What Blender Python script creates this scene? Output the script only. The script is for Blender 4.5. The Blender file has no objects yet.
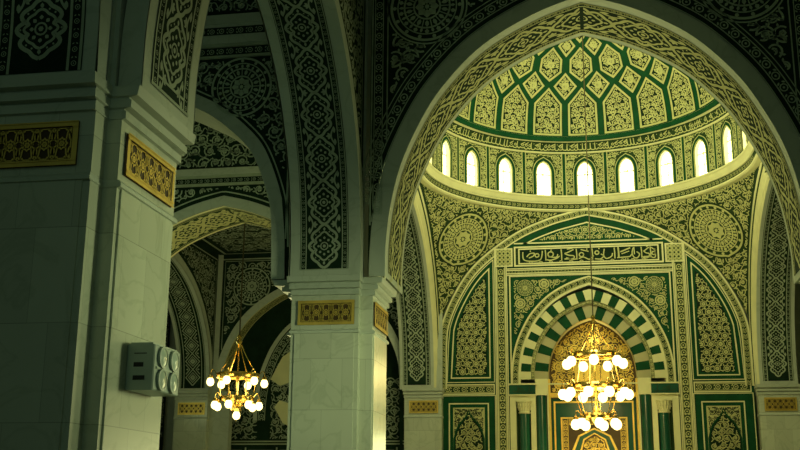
import bpy, math, random
import numpy as np
PI = math.pi
sc = bpy.context.scene
COL = sc.collection
rng = random.Random(7)
XS = 0.                 # sideways offset of the domed bay, set below
FLOOR = -1.6            # heights are measured from eye level, the floor lies 1.6 m below it

# ------------------------------------------------------------------ materials
def nmat(name):
    m = bpy.data.materials.new(name); m.use_nodes = True
    nt = m.node_tree; return m, nt, nt.nodes['Principled BSDF']
def paint(name, col, rough=.55, metal=0., var=.12, scale=3., spec=.4, bump=0.):
    m, nt, b = nmat(name)
    tc = nt.nodes.new('ShaderNodeNewGeometry')
    n = nt.nodes.new('ShaderNodeTexNoise'); n.inputs['Scale'].default_value = scale; n.inputs['Detail'].default_value = 4
    nt.links.new(tc.outputs['Position'], n.inputs['Vector'])
    r = nt.nodes.new('ShaderNodeValToRGB')
    r.color_ramp.elements[0].position = .3; r.color_ramp.elements[1].position = .7
    r.color_ramp.elements[0].color = [c * (1 - var) for c in col] + [1]
    r.color_ramp.elements[1].color = [min(1, c * (1 + var)) for c in col] + [1]
    nt.links.new(n.outputs['Fac'], r.inputs['Fac']); nt.links.new(r.outputs['Color'], b.inputs['Base Color'])
    b.inputs['Roughness'].default_value = rough; b.inputs['Metallic'].default_value = metal
    b.inputs['Specular IOR Level'].default_value = spec
    return m
def marble(name, col, vein, rough=.25, joints=True):
    m, nt, b = nmat(name)
    N = nt.nodes.new; L = nt.links.new
    g = N('ShaderNodeNewGeometry')
    n1 = N('ShaderNodeTexNoise'); n1.inputs['Scale'].default_value = 1.1; n1.inputs['Detail'].default_value = 8; n1.inputs['Distortion'].default_value = 1.2
    L(g.outputs['Position'], n1.inputs['Vector'])
    r1 = N('ShaderNodeValToRGB'); e = r1.color_ramp.elements
    e[0].position = .47; e[0].color = (1, 1, 1, 1); e[1].position = .53; e[1].color = (1, 1, 1, 1)
    k = e.new(.5); k.color = (.84, .86, .83, 1)
    L(n1.outputs['Fac'], r1.inputs['Fac'])
    n2 = N('ShaderNodeTexNoise'); n2.inputs['Scale'].default_value = .7; n2.inputs['Detail'].default_value = 3
    L(g.outputs['Position'], n2.inputs['Vector'])
    r2 = N('ShaderNodeValToRGB'); e = r2.color_ramp.elements
    e[0].position = .3; e[0].color = list(vein) + [1]; e[1].position = .7; e[1].color = list(col) + [1]
    L(n2.outputs['Fac'], r2.inputs['Fac'])
    mx = N('ShaderNodeMix'); mx.data_type = 'RGBA'; mx.blend_type = 'MULTIPLY'; mx.inputs[0].default_value = .8
    L(r2.outputs['Color'], mx.inputs[6]); L(r1.outputs['Color'], mx.inputs[7])
    out = mx.outputs[2]
    if joints:
        sx = N('ShaderNodeSeparateXYZ'); L(g.outputs['Position'], sx.inputs[0])
        def math_(op, a, bb=None):
            q = N('ShaderNodeMath'); q.operation = op
            for i, v in enumerate((a, bb)):
                if v is None: continue
                if isinstance(v, (int, float)): q.inputs[i].default_value = v
                else: L(v, q.inputs[i])
            return q.outputs[0]
        z = math_('ADD', math_('DIVIDE', sx.outputs['Z'], .92), 20.26)
        row = math_('FLOOR', z); fz = math_('FRACT', z)
        xy = math_('ADD', sx.outputs['X'], sx.outputs['Y'])
        q = math_('ADD', math_('DIVIDE', xy, .58), math_('MULTIPLY', row, .37))
        fx = math_('FRACT', math_('ADD', q, 100.))
        lz = math_('LESS_THAN', fz, .009); lx = math_('LESS_THAN', fx, .009)
        ln = math_('MULTIPLY', math_('MAXIMUM', lz, lx), .35)
        wn = N('ShaderNodeTexWhiteNoise'); wn.noise_dimensions = '2D'
        cb = N('ShaderNodeCombineXYZ'); L(math_('FLOOR', math_('ADD', q, 100.)), cb.inputs[0]); L(row, cb.inputs[1])
        L(cb.outputs[0], wn.inputs['Vector'])
        tone = math_('ADD', math_('MULTIPLY', wn.outputs['Value'], .14), .90)
        fac = math_('MULTIPLY', tone, math_('SUBTRACT', 1., ln))
        m2 = N('ShaderNodeMix'); m2.data_type = 'RGBA'; m2.blend_type = 'MULTIPLY'; m2.inputs[0].default_value = 1
        cc = N('ShaderNodeCombineColor'); 
        for i in range(3): L(fac, cc.inputs[i])
        L(out, m2.inputs[6]); L(cc.outputs[0], m2.inputs[7]); out = m2.outputs[2]
    L(out, b.inputs['Base Color']); b.inputs['Roughness'].default_value = rough
    return m
def glow(name, col, s):
    m, nt, b = nmat(name)
    b.inputs['Base Color'].default_value = list(col) + [1]
    b.inputs['Emission Color'].default_value = list(col) + [1]; b.inputs['Emission Strength'].default_value = s
    return m
MARBLE = marble('marble_tiles', (.58, .62, .50), (.50, .54, .43), .24)
STONE = marble('plain_stone', (.52, .57, .48), (.46, .51, .43), .45, joints=False)
BONE = paint('cream_paint', (.53, .53, .25), .6, var=.10, spec=.2)
CREAM = paint('cream_stone', (.74, .72, .42), .45, var=.07, scale=2)
PALE = paint('pale_stencil', (.36, .42, .31), .6, var=.15)
DIM = paint('grey_green_stencil', (.38, .46, .35), .7, var=.2)  # even grey-green colour for stencils on dark grounds
INK = paint('dark_green_ground', (.009, .026, .014), .75, var=.3, spec=.1)
MOSS = paint('moss_ground', (.024, .052, .019), .7, var=.2, spec=.12)
GREEN = paint('bottle_green', (.006, .062, .024), .65, var=.2, spec=.12)
SERP = marble('green_marble', (.012, .10, .055), (.005, .05, .03), .2, joints=False)
GOLD = paint('gold_leaf', (.82, .58, .13), .38, metal=.6, var=.15)
OCHRE = paint('ochre_ground', (.07, .040, .010), .55, var=.2)
BRASS = paint('brass', (.85, .60, .20), .22, metal=1., var=.1)
ROPE = paint('chain_metal', (.07, .06, .025), .7)
BOXM = paint('grey_green_enamel', (.42, .50, .44), .4, var=.05)
BLACKM = paint('dark_slot', (.01, .012, .01), .6)
LENS = paint('lamp_lens', (.45, .55, .48), .15, var=.1)
CARPET = paint('carpet', (.20, .22, .13), .9, var=.2, scale=8)
PLAST = paint('plaster', (.45, .48, .38), .7, var=.06)
PANE = glow('daylight_pane', (1., .95, .55), 5.)
BULB = glow('lamp_glass', (1., .80, .30), 4.)
CREAM_SHADE = paint('shaded_cream_stone', (.46, .43, .24), .45, var=.07, scale=2)  # cream darkened: the inner ring's recess shade is put into the colour

# ------------------------------------------------------------------ mesh builder
class MB:
    def __init__(s): s.V = []; s.F = []; s.n = 0; s.mats = []
    def mi(s, m):
        if m not in s.mats: s.mats.append(m)
        return s.mats.index(m)
    def add(s, v, f, m):
        v = np.asarray(v, float).reshape(-1, 3); f = np.asarray(f, np.int64)
        if len(f) == 0: return
        s.V.append(v); s.F.append((f + s.n, s.mi(m))); s.n += len(v)
    def build(s, name, parent=None, smooth=False, off=None, local=False):
        me = bpy.data.meshes.new(name)
        V = np.concatenate(s.V)
        if off is None:
            off = np.zeros(3); p = parent
            while p is not None:
                off = off + np.array(p.location); p = p.parent
        V = V - off + (0. if local else np.array([XS, 0, 0]))
        me.vertices.add(len(V)); me.vertices.foreach_set('co', V.astype(np.float32).ravel())
        lv = np.concatenate([f.ravel() for f, _ in s.F]); ls = []; mi = []
        for f, m in s.F:
            ls.append(np.full(len(f), f.shape[1])); mi.append(np.full(len(f), m))
        tot = np.concatenate(ls); mi = np.concatenate(mi)
        st = np.concatenate([[0], np.cumsum(tot)[:-1]])
        me.loops.add(len(lv)); me.loops.foreach_set('vertex_index', lv.astype(np.int32))
        me.polygons.add(len(tot)); me.polygons.foreach_set('loop_start', st.astype(np.int32))
        me.polygons.foreach_set('loop_total', tot.astype(np.int32))
        for m in s.mats: me.materials.append(m)
        me.polygons.foreach_set('material_index', mi.astype(np.int32))
        me.polygons.foreach_set('use_smooth', np.full(len(tot), bool(smooth)))
        me.update(calc_edges=True); me.validate()
        o = bpy.data.objects.new(name, me); COL.objects.link(o)
        if parent is not None: o.parent = parent
        return o
    # ---- solids
    def box(s, x0, x1, y0, y1, z0, z1, m):
        v = [(x, y, z) for z in (z0, z1) for y in (y0, y1) for x in (x0, x1)]
        s.add(v, [(0, 1, 3, 2), (4, 6, 7, 5), (0, 4, 5, 1), (1, 5, 7, 3), (3, 7, 6, 2), (2, 6, 4, 0)], m)
    def loft(s, rings, m, closed=True, cap=False):
        n = len(rings[0]); k = len(rings)
        v = np.concatenate([np.asarray(r, float) for r in rings]); f = []
        for i in range(k - 1):
            for j in range(n if closed else n - 1):
                a = i * n + j; b = i * n + (j + 1) % n
                f.append((a, b, b + n, a + n))
        s.add(v, f, m)
        if cap:
            for r in (rings[0], rings[-1]):
                r = np.asarray(r, float); c = r.mean(0); q = np.vstack([r, c])
                s.add(q, [(i, (i + 1) % n, n) for i in range(n)], m)
    def lathe(s, c, prof, m, n=16, axis='z'):
        a = np.linspace(0, 2 * PI, n, endpoint=False); rings = []
        for r, h in prof:
            r = max(r, 1e-4)
            if axis == 'z': rings.append(np.stack([c[0] + r * np.cos(a), c[1] + r * np.sin(a), np.full(n, c[2] + h)], 1))
            elif axis == 'x': rings.append(np.stack([np.full(n, c[0] + h), c[1] + r * np.cos(a), c[2] + r * np.sin(a)], 1))
            else: rings.append(np.stack([c[0] + r * np.cos(a), np.full(n, c[1] + h), c[2] + r * np.sin(a)], 1))
        s.loft(rings, m)
    def tube(s, pts, r, m, n=8, closed=False):
        P = np.asarray(pts, float); k = len(P)
        T = np.gradient(P, axis=0) if not closed else np.roll(P, -1, 0) - np.roll(P, 1, 0)
        T /= np.linalg.norm(T, axis=1)[:, None] + 1e-12
        up = np.array([0, 0, 1.]); rings = []
        a = np.linspace(0, 2 * PI, n, endpoint=False)
        for p, t in zip(P, T):
            u = np.cross(t, up)
            if np.linalg.norm(u) < .05: u = np.cross(t, [1., 0, 0])
            u /= np.linalg.norm(u); w = np.cross(t, u)
            rings.append(p + r * (np.cos(a)[:, None] * u + np.sin(a)[:, None] * w))
        if closed: rings.append(rings[0])
        s.loft(rings, m)
    # ---- surface drawing in (u, v) with a map f(uv, h)
    def grid(s, f, us, vs, m, h=0.):
        U, Vv = np.meshgrid(us, vs); p = f(np.stack([U.ravel(), Vv.ravel()], 1), h)
        n = len(us); i = np.arange(len(vs) - 1)[:, None] * n + np.arange(n - 1)[None]; i = i.ravel()
        s.add(p, np.stack([i, i + 1, i + 1 + n, i + n], 1), m)
    def rib(s, pts, w, f, h, m, closed=False, reg=None):
        P = np.asarray(pts, float)
        if closed: P = np.vstack([P, P[:1]])
        if len(P) < 2: return
        T = np.gradient(P, axis=0)
        if closed: T[0] = T[-1] = P[1] - P[-2]
        T /= np.linalg.norm(T, axis=1)[:, None] + 1e-12
        Nn = np.stack([-T[:, 1], T[:, 0]], 1) * (np.asarray(w) * .5).reshape(-1, 1)
        n = len(P); i = np.arange(n - 1)
        if reg is not None:
            ok = reg(P); i = i[ok[:-1] & ok[1:]]
            if len(i) == 0: return
        q = np.concatenate([P + Nn, P - Nn])
        s.add(f(q, h), np.stack([i, i + 1, i + 1 + n, i + n], 1), m)
    def poly(s, pts, f, h, m, reg=None, cen=None):
        P = np.asarray(pts, float); c = P.mean(0) if cen is None else np.asarray(cen)
        if reg is not None and not (reg(c[None])[0] and reg(P).all()): return
        n = len(P); i = np.arange(n)
        s.add(f(np.vstack([P, c]), h), np.stack([i, (i + 1) % n, np.full(n, n)], 1), m)
    def field(s, pts, f, h, m, k=5):
        P = np.asarray(pts, float); c = P.mean(0); n = len(P); i = np.arange(n)
        rings = [c + (P - c) * t for t in np.linspace(1, .001, k + 1)]
        for A_, B_ in zip(rings[:-1], rings[1:]): s.add(f(np.vstack([A_, B_]), h), np.stack([i, (i + 1) % n, (i + 1) % n + n, i + n], 1), m)
    def columns(s, f, xs, lo, hi, m, h=0., nv=1):
        xs = np.asarray(xs); lo = np.asarray(lo); hi = np.maximum(np.asarray(hi), lo)
        n = len(xs); q = []
        for t in np.linspace(0, 1, nv + 1): q.append(np.stack([xs, lo + (hi - lo) * t], 1))
        p = f(np.concatenate(q), h); fs = []
        for k in range(nv):
            i = np.arange(n - 1) + k * n; fs.append(np.stack([i, i + 1, i + 1 + n, i + n], 1))
        s.add(p, np.concatenate(fs), m)

def planeY(y0, sg=1, cx=0., cz=0.):       # wall seen from -Y (sg=1)
    return lambda uv, h: np.stack([uv[:, 0] + cx, np.full(len(uv), y0 - sg * h), uv[:, 1] + cz], 1)
def planeX(x0, sg=1):       # u along Y, raised towards +X when sg = 1
    return lambda uv, h: np.stack([np.full(len(uv), x0 + sg * h), uv[:, 0], uv[:, 1]], 1)
def planeZ(z0):             # ceilings, raised downwards
    return lambda uv, h: np.stack([uv[:, 0], uv[:, 1], np.full(len(uv), z0 - h)], 1)
def circ(c, r, n=20, a0=0.): a = np.linspace(0, 2 * PI, n, endpoint=False) + a0; return np.stack([c[0] + r * np.cos(a), c[1] + r * np.sin(a)], 1)
def inrect(u0, u1, v0, v1): return lambda P: (P[:, 0] > u0) & (P[:, 0] < u1) & (P[:, 1] > v0) & (P[:, 1] < v1)
def rectpts(u0, u1, v0, v1): return [(u0, v0), (u1, v0), (u1, v1), (u0, v1)]
def frame(M, f, u0, u1, v0, v1, w, h, m):
    M.grid(f, [u0, u1], [v0, v0 + w], m, h); M.grid(f, [u0, u1], [v1 - w, v1], m, h)
    M.grid(f, [u0, u0 + w], [v0 + w, v1 - w], m, h); M.grid(f, [u1 - w, u1], [v0 + w, v1 - w], m, h)
def offset_poly(P, d):                     # inward offset of a counter-clockwise polygon
    P = np.asarray(P, float); n = len(P); out = []
    for i in range(n):
        a, b, c = P[i - 1], P[i], P[(i + 1) % n]
        t1 = (b - a) / (np.linalg.norm(b - a) + 1e-9); t2 = (c - b) / (np.linalg.norm(c - b) + 1e-9)
        n1 = np.array([-t1[1], t1[0]]); n2 = np.array([-t2[1], t2[0]])
        k = n1 + n2; k = k / max(.25, (k @ n1)); out.append(b + k * d)
    return np.array(out)
def polyframe(M, f, P, Q, h, m):           # ring between two outlines of the same length
    n = len(P); i = np.arange(n); v = f(np.vstack([P, Q]), h)
    M.add(v, np.stack([i, (i + 1) % n, (i + 1) % n + n, i + n], 1), m)
def inpoly(Q):
    Q = np.asarray(Q, float)
    def r(P):
        x, y = P[:, 0], P[:, 1]; c = np.zeros(len(P), bool); n = len(Q)
        for i in range(n):
            x1, y1 = Q[i - 1]; x2, y2 = Q[i]
            k = ((y1 > y) != (y2 > y)); c ^= k & (x < (x2 - x1) * (y - y1) / (y2 - y1 + 1e-12) + x1)
        return c
    return r
def sub(reg, c, r): return lambda P: reg(P) & (((P[:, 0] - c[0]) ** 2 + (P[:, 1] - c[1]) ** 2) > r * r)

# ------------------------------------------------------------------ ornament
def leaf(M, f, c, a, L, w, h, m, reg=None):
    t = np.array([0, .25, .6, 1., .6, .25]); y = np.array([0, .8, 1., 0, -1., -.8]) * w * .5; x = t * L
    M.poly(np.stack([c[0] + x * math.cos(a) - y * math.sin(a), c[1] + x * math.sin(a) + y * math.cos(a)], 1), f, h, m, reg)
def flower(M, f, c, r, n, h, m, reg=None, core=None, a0=0.):
    for k in range(n): 
        a = 2 * PI * k / n + a0; leaf(M, f, (c[0] + .25 * r * math.cos(a), c[1] + .25 * r * math.sin(a)), a, .75 * r, 1.5 * r * math.sin(PI / n) * 1.1, h, m, reg)
    M.poly(circ(c, .2 * r, 7), f, h, core or m, reg)
def scroll(M, f, bounds, s, h, m, reg, seed=1, w=.09, turns=1.35, accent=None):
    R = random.Random(seed); u0, u1, v0, v1 = bounds; row = 0; v = v0 + .3 * s
    while v < v1 + .2 * s:
        u = u0 + (.25 if row % 2 else .75) * s
        col = 0
        while u < u1 + .2 * s:
            c = (u + R.uniform(-.1, .1) * s, v + R.uniform(-.1, .1) * s)
            d = 1 if (row + col) % 2 else -1
            a0 = R.uniform(0, 6.28); r0 = s * R.uniform(.44, .52)
            t = np.linspace(0, 1, 22); ang = a0 + d * t * turns * 2 * PI; rr = r0 * (1 - t * .72)
            P = np.stack([c[0] + rr * np.cos(ang), c[1] + rr * np.sin(ang)], 1)
            M.rib(P, s * w * (1.15 - .5 * t), f, h, m, reg=reg)
            for k in (3, 7, 11, 15):
                e = P[k]; aa = ang[k] + d * (PI / 2) - d * 1.0
                leaf(M, f, e, aa, s * .24, s * .12, h, m, reg)
                if k in (3, 11): leaf(M, f, e, ang[k] + PI - d * .5, s * .18, s * .10, h, m, reg)
            flower(M, f, c, s * .19, 5, h, accent if (accent and R.random() < .5) else m, reg, a0=a0)
            # stem to the next spiral
            q = np.linspace(0, 1, 8); e = P[0]
            g = (c[0] + s, c[1] + R.uniform(-.3, .3) * s)
            M.rib(np.stack([e[0] + (g[0] - e[0]) * q, e[1] + (g[1] - e[1]) * q + .18 * s * np.sin(q * 2 * PI)], 1), s * w * .8, f, h, m, reg=reg)
            u += s; col += 1
        v += .86 * s; row += 1
def blossoms(M, f, bounds, s, h, m, reg, seed=1, back=None):   # round flowers among leaves
    R = random.Random(seed); u0, u1, v0, v1 = bounds; row = 0; v = v0 + .45 * s
    while v < v1:
        u = u0 + (.5 if row % 2 else 1.) * s - .5 * s + .25 * s
        while u < u1:
            c = (u, v); r = s * R.uniform(.32, .37)
            M.rib(circ(c, r, 16), s * .075, f, h, m, True, reg)
            flower(M, f, c, r * .72, 6, h, m, reg, a0=R.random())
            for k in range(6):
                a = PI / 6 + k * PI / 3 + R.uniform(-.2, .2); leaf(M, f, (c[0] + r * 1.12 * math.cos(a), c[1] + r * 1.12 * math.sin(a)), a + R.uniform(-.9, .9), s * .26, s * .13, h, m, reg)
            u += s
        v += .87 * s; row += 1
def rosette(M, f, c, R, h, m, ground=None, n=16, gh=None):
    if ground: M.poly(circ(c, R, 40), f, h * .5 if gh is None else gh, ground)
    M.rib(circ(c, R * .97, 48), R * .07, f, h, m, True); M.rib(circ(c, R * .80, 40), R * .035, f, h, m, True)
    M.rib(circ(c, R * .62, 36), R * .05, f, h, m, True); M.rib(circ(c, R * .36, 28), R * .05, f, h, m, True)
    for k in range(n):
        a = 2 * PI * k / n; d = np.array([math.cos(a), math.sin(a)]); e = np.array([-d[1], d[0]])
        M.poly(circ(c + d * R * .885, R * .055, 7), f, h, m)
        M.rib([c + d * R * .36, c + d * R * .62], R * .03, f, h, m)
        a2 = a + PI / n; d2 = np.array([math.cos(a2), math.sin(a2)])
        leaf(M, f, c + d2 * R * .40, a2, R * .2, R * .11, h, m); leaf(M, f, c + d2 * R * .79, a2 + PI, R * .14, R * .12, h, m)
        leaf(M, f, c + d * R * .63, a, R * .14, R * .08, h, m)
    flower(M, f, c, R * .33, 8, h, m)
def strip(M, f, u0, u1, v0, v1, h, m, pitch=None, ground=None, axis='v', lines=True, reg=None):
    """narrow border: two lines and a running chain of rings and leaves"""
    if axis == 'u':
        g = lambda uv, hh: f(uv[:, ::-1], hh); reg2 = (lambda P: reg(P[:, ::-1])) if reg else None
        return strip(M, g, v0, v1, u0, u1, h, m, pitch, ground, 'v', lines, reg2)
    W = u1 - u0; uc = (u0 + u1) / 2; pitch = pitch or W * .8
    n = max(1, int(round((v1 - v0) / pitch))); p = (v1 - v0) / n
    if ground: M.grid(f, [u0, u1], np.linspace(v0, v1, max(2, n + 1)), ground, h * .5)
    if lines:
        vs = np.linspace(v0, v1, max(3, 2 * n))
        for u in (u0 + .06 * W, u1 - .06 * W): M.rib(np.stack([np.full(len(vs), u), vs], 1), W * .10, f, h, m, reg=reg)
    for k in range(n):
        c = (uc, v0 + (k + .5) * p); r = min(.30 * W, .44 * p)
        M.rib(circ(c, r, 10), r * .32, f, h, m, True, reg); M.poly(circ(c, r * .35, 6), f, h, m, reg)
        for sx in (-1, 1):
            leaf(M, f, (uc + sx * .1 * W, v0 + k * p + .02 * p), PI / 2 - sx * .9, .34 * W, .16 * W, h, m, reg)
def chain(M, f, uc, W, v0, v1, h, m, pitch, fine=True, lob=.10):
    """two crossing straps that enclose nested lobed medallions"""
    n = max(1, int(round((v1 - v0) / pitch))); p = (v1 - v0) / n; A = W * .44
    tt = np.linspace(0, 1, 41); x1 = np.sin(PI * tt) ** .62 * (1 - lob + lob * np.cos(8 * PI * tt)); y1 = (tt - .5) + .018 * np.sin(8 * PI * tt)
    x1[0] = x1[-1] = 0
    for k in range(n):
        c = np.array([uc, v0 + (k + .5) * p])
        for q, w in ((1., .075), (.70, .05)):
            L = np.stack([c[0] + A * q * x1, c[1] + p * (q if q == 1 else .66) * y1], 1); R_ = L.copy(); R_[:, 0] = 2 * c[0] - R_[:, 0]
            M.rib(L, W * w, f, h, m); M.rib(R_, W * w, f, h, m)
        M.rib(circ(c, min(.105 * W, .16 * p), 12), W * .035, f, h, m, True)
        for q in range(4, 37, 4):
            for sg in (-1, 1):
                e = (c[0] + sg * A * .85 * x1[q], c[1] + p * .83 * y1[q]); M.poly(circ(e, .022 * W, 5), f, h, m)
        for sy in (-1, 1): leaf(M, f, (c[0], c[1] + sy * .345 * p), sy * PI / 2, .09 * p, .07 * W, h, m)
        for q in range(8):
            an = 2 * PI * q / 8; leaf(M, f, (c[0] + .125 * W * math.cos(an), c[1] + .155 * p * math.sin(an)), an, .085 * W, .075 * W, h, m)
        M.poly(circ(c, .05 * W, 6), f, h, m)
        for sx in (-1, 1):
            e = (uc + sx * .40 * W, v0 + k * p)
            M.rib(np.stack([e[0] + sx * .06 * W - sx * .13 * W * np.sin(np.linspace(.2, PI - .2, 9)), e[1] + np.linspace(-.20, .20, 9) * p], 1), W * .045, f, h, m)
            leaf(M, f, (e[0] - sx * .06 * W, e[1]), PI if sx > 0 else 0, .16 * W, .09 * W, h, m)
            if fine:
                for sy in (-1, 1):
                    leaf(M, f, (e[0] + sx * .03 * W, e[1] + sy * .06 * p), sy * PI / 2, .16 * p, .08 * W, h, m)
                    leaf(M, f, (e[0] - sx * .09 * W, e[1] + sy * .02 * p), sy * PI / 2 + sx * .9 * sy, .10 * W, .06 * W, h, m)
def lattice(M, f, uc, W, v0, v1, h, m, pitch):
    """nested diamonds with small stars"""
    n = max(1, int(round((v1 - v0) / pitch))); p = (v1 - v0) / n
    zz = np.arange(0, 2 * n + 1)
    for sg in (-1, 1):
        M.rib(np.stack([uc + sg * .42 * W * np.where(zz % 2, 1, 0) , v0 + zz * p / 2], 1), W * .07, f, h, m)
    for k in range(n):
        c = (uc, v0 + (k + .5) * p)
        for q, w in ((.62, .06), (.34, .06)):
            M.rib([(c[0] + .42 * W * q, c[1]), (c[0], c[1] + .5 * p * q), (c[0] - .42 * W * q, c[1]), (c[0], c[1] - .5 * p * q)], W * w, f, h, m, True)
        flower(M, f, c, .10 * W, 4, h, m)
        for sx in (-1, 1):
            e = (uc + sx * .42 * W, v0 + k * p)
            M.rib([(e[0], e[1] - .3 * p), (e[0] - sx * .24 * W, e[1]), (e[0], e[1] + .3 * p)], W * .06, f, h, m)
            leaf(M, f, (e[0] - sx * .02 * W, e[1]), PI if sx > 0 else 0, .14 * W, .10 * W, h, m)
def script_band(M, f, u0, u1, v0, v1, h, m, seed=3, pitch=None):
    """small running script: uprights, bowls, long strokes and dots"""
    R = random.Random(seed); H = v1 - v0; u = u0; w = H * .11
    while u < u1 - .5 * H:
        k = R.random(); L = H * R.uniform(.35, .7)
        if k < .45: M.rib([(u, v0 + .25 * H), (u, v0 + .95 * H)], w, f, h, m)
        t = np.linspace(PI, 2 * PI, 9)
        M.rib(np.stack([u + L / 2 + L / 2 * np.cos(t), v0 + .34 * H + .28 * H * np.sin(t) * R.uniform(.5, 1)], 1), w, f, h, m)
        if k > .5: M.rib(circ((u + L * .5, v0 + .55 * H), H * .13, 8), w * .8, f, h, m, True)
        if k > .7: M.rib([(u, v0 + .6 * H), (u + L, v0 + .92 * H)], w * .9, f, h, m)
        M.poly(circ((u + L * .6, v0 + R.choice((.1, .8)) * H), H * .06, 5), f, h, m)
        u += L * .9

# ------------------------------------------------------------------ arches
NAVE = [(1, 0), (.997, .12), (.973, .262), (.922, .405), (.832, .549), (.73, .668), (.572, .793), (.417, .875), (.211, .95), (0, 1.)]
FULL = [(1, 0), (.995, .13), (.975, .27), (.908, .43), (.805, .59), (.667, .728), (.463, .86), (.26, .945), (0, 1.)]
ROUND = [(1, 0), (.99, .25), (.97, .375), (.9, .555), (.82, .655), (.7, .755), (.6, .81), (.45, .88), (.22, .955), (0, 1.)]
class Arch:
    """pointed arch in its own plane: a across (0 = axis), z up; left springing first"""
    def __init__(s, half, z0, h, tab=NAVE, n=40):
        tb = np.array(tab[::-1], float)
        # smooth interpolation of z over an eased parameter
        k = np.arange(len(tb)); tt = np.linspace(0, len(tb) - 1, n)
        def cr(y):
            out = []
            for t in tt:
                i = min(int(t), len(y) - 2); u = t - i
                p0 = y[i - 1] if i > 0 else 2 * y[0] - y[1]; p1, p2 = y[i], y[i + 1]; p3 = y[i + 2] if i + 2 < len(y) else 2 * y[-1] - y[-2]
                out.append(.5 * (2 * p1 + (p2 - p0) * u + (2 * p0 - 5 * p1 + 4 * p2 - p3) * u * u + (3 * p1 - p0 - 3 * p2 + p3) * u ** 3))
            return np.array(out)
        a = np.maximum(cr(tb[:, 0]) * half, 0); z = z0 + cr(tb[:, 1]) * h
        L = np.stack([-a[::-1], z[::-1]], 1); Rr = np.stack([a, z], 1)[1:]
        s.P = np.vstack([L, Rr]); s.half, s.z0, s.top = half, z0, z0 + h
        d = np.diff(s.P, axis=0); s.s = np.concatenate([[0], np.cumsum(np.linalg.norm(d, axis=1))]); s.len = s.s[-1]
        T = np.gradient(s.P, axis=0); T /= np.linalg.norm(T, axis=1)[:, None]
        s.N = np.stack([-T[:, 1], T[:, 0]], 1)         # outward
        mid = len(s.P) // 2; s.N[mid] = (0, 1)
    def at(s, v):
        return np.stack([np.interp(v, s.s, s.P[:, 0]), np.interp(v, s.s, s.P[:, 1])], 1), np.stack([np.interp(v, s.s, s.N[:, 0]), np.interp(v, s.s, s.N[:, 1])], 1)
    def off(s, w):
        Q = s.P + s.N * w
        k = len(Q) // 2; Q[k, 1] = max(Q[k, 1], Q[k - 1, 1] + (Q[k - 1, 1] - Q[k - 2, 1]) * .8 * abs(Q[k-1, 0]) / (abs(Q[k - 2, 0] - Q[k - 1, 0]) + 1e-6)) if False else Q[k, 1]
        return Q
    def zat(s, x, w=0.):
        Q = s.off(w); k = len(Q) // 2; x = np.abs(np.asarray(x, float))
        q = Q[k:]; q = q[np.argsort(q[:, 0])]
        z = np.interp(x, q[:, 0], q[:, 1]); return np.where(x > q[-1, 0], -99, z)
def soffX(A, cx):      # arch spanning X: u = Y, v = arc length
    def f(uv, h):
        p, n = A.at(uv[:, 1]); p = p - n * h
        return np.stack([cx + p[:, 0], uv[:, 0], p[:, 1]], 1)
    return f
def soffY(A, cy, skew=None):  # arch spanning Y: u = X, v = arc length (skew(y, u) -> x)
    def f(uv, h):
        p, n = A.at(uv[:, 1]); p = p - n * h; y = cy + p[:, 0]
        x = uv[:, 0] if skew is None else skew(y, uv[:, 0])
        return np.stack([x, y, p[:, 1]], 1)
    return f
def faceX(A, cx, y0, sg=1):   # archivolt of an arch spanning X: u = outward offset, v = arc length
    def f(uv, h):
        p, n = A.at(uv[:, 1]); p = p + n * uv[:, :1]
        return np.stack([cx + p[:, 0], np.full(len(uv), y0 - sg * h), p[:, 1]], 1)
    return f
def faceY(A, cy, xf, sg=1):   # archivolt of an arch spanning Y on a face x = xf(y)
    def f(uv, h):
        p, n = A.at(uv[:, 1]); p = p + n * uv[:, :1]; y = cy + p[:, 0]
        return np.stack([(xf(y) if callable(xf) else np.full(len(uv), xf)) + sg * h, y, p[:, 1]], 1)
    return f

# ------------------------------------------------------------------ things
def tag(o, label, cat, group=None, kind=None):
    if label: o['label'] = label
    if cat: o['category'] = cat
    if group: o['group'] = group
    if kind: o['kind'] = kind
    return o
def thing(name, label, cat, loc, group=None):
    o = bpy.data.objects.new(name, None); COL.objects.link(o); o.location = (loc[0] + XS, loc[1], loc[2]); o.empty_display_size = .3
    return tag(o, label, cat, group)
def struct(M, name, label=None, cat=None, smooth=False):
    o = M.build(name, smooth=smooth, off=np.zeros(3)); o['kind'] = 'structure'
    if label: o['label'] = label
    if cat: o['category'] = cat
    return o
def dup(o, parent):
    c = o.copy(); COL.objects.link(c); c.parent = parent
    for ch in list(o.children): dup(ch, c)
    return c
# ================================================================== SHELL
YW = 39.1                      # mihrab wall face
M = MB(); M.box(-17, 17, -4, 41, FLOOR - .2, FLOOR, CARPET); struct(M, 'floor')
M = MB(); M.box(-17, 17, 40.3, 40.6, FLOOR, 11.4, PLAST); struct(M, 'wall_back')
M = MB(); M.box(-17, -16.6, -4, 40.3, FLOOR, 11.4, PLAST); struct(M, 'wall_left')
M = MB(); M.box(16.6, 17, -4, 40.3, FLOOR, 11.4, PLAST); struct(M, 'wall_right')
for x0, x1, q0, q1, z in ((-16.6, 16.6, -4, 19.0, 11.25), (-16.6, -6.9, 19.0, 28.4, 11.25), (6.9, 16.6, 19.0, 28.4, 11.25), (6.96, 16.6, 28.4, 40.3, 9.42)):
    M = MB(); M.box(x0, x1, q0, q1, z, z + .2, PLAST); struct(M, 'ceiling')

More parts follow.
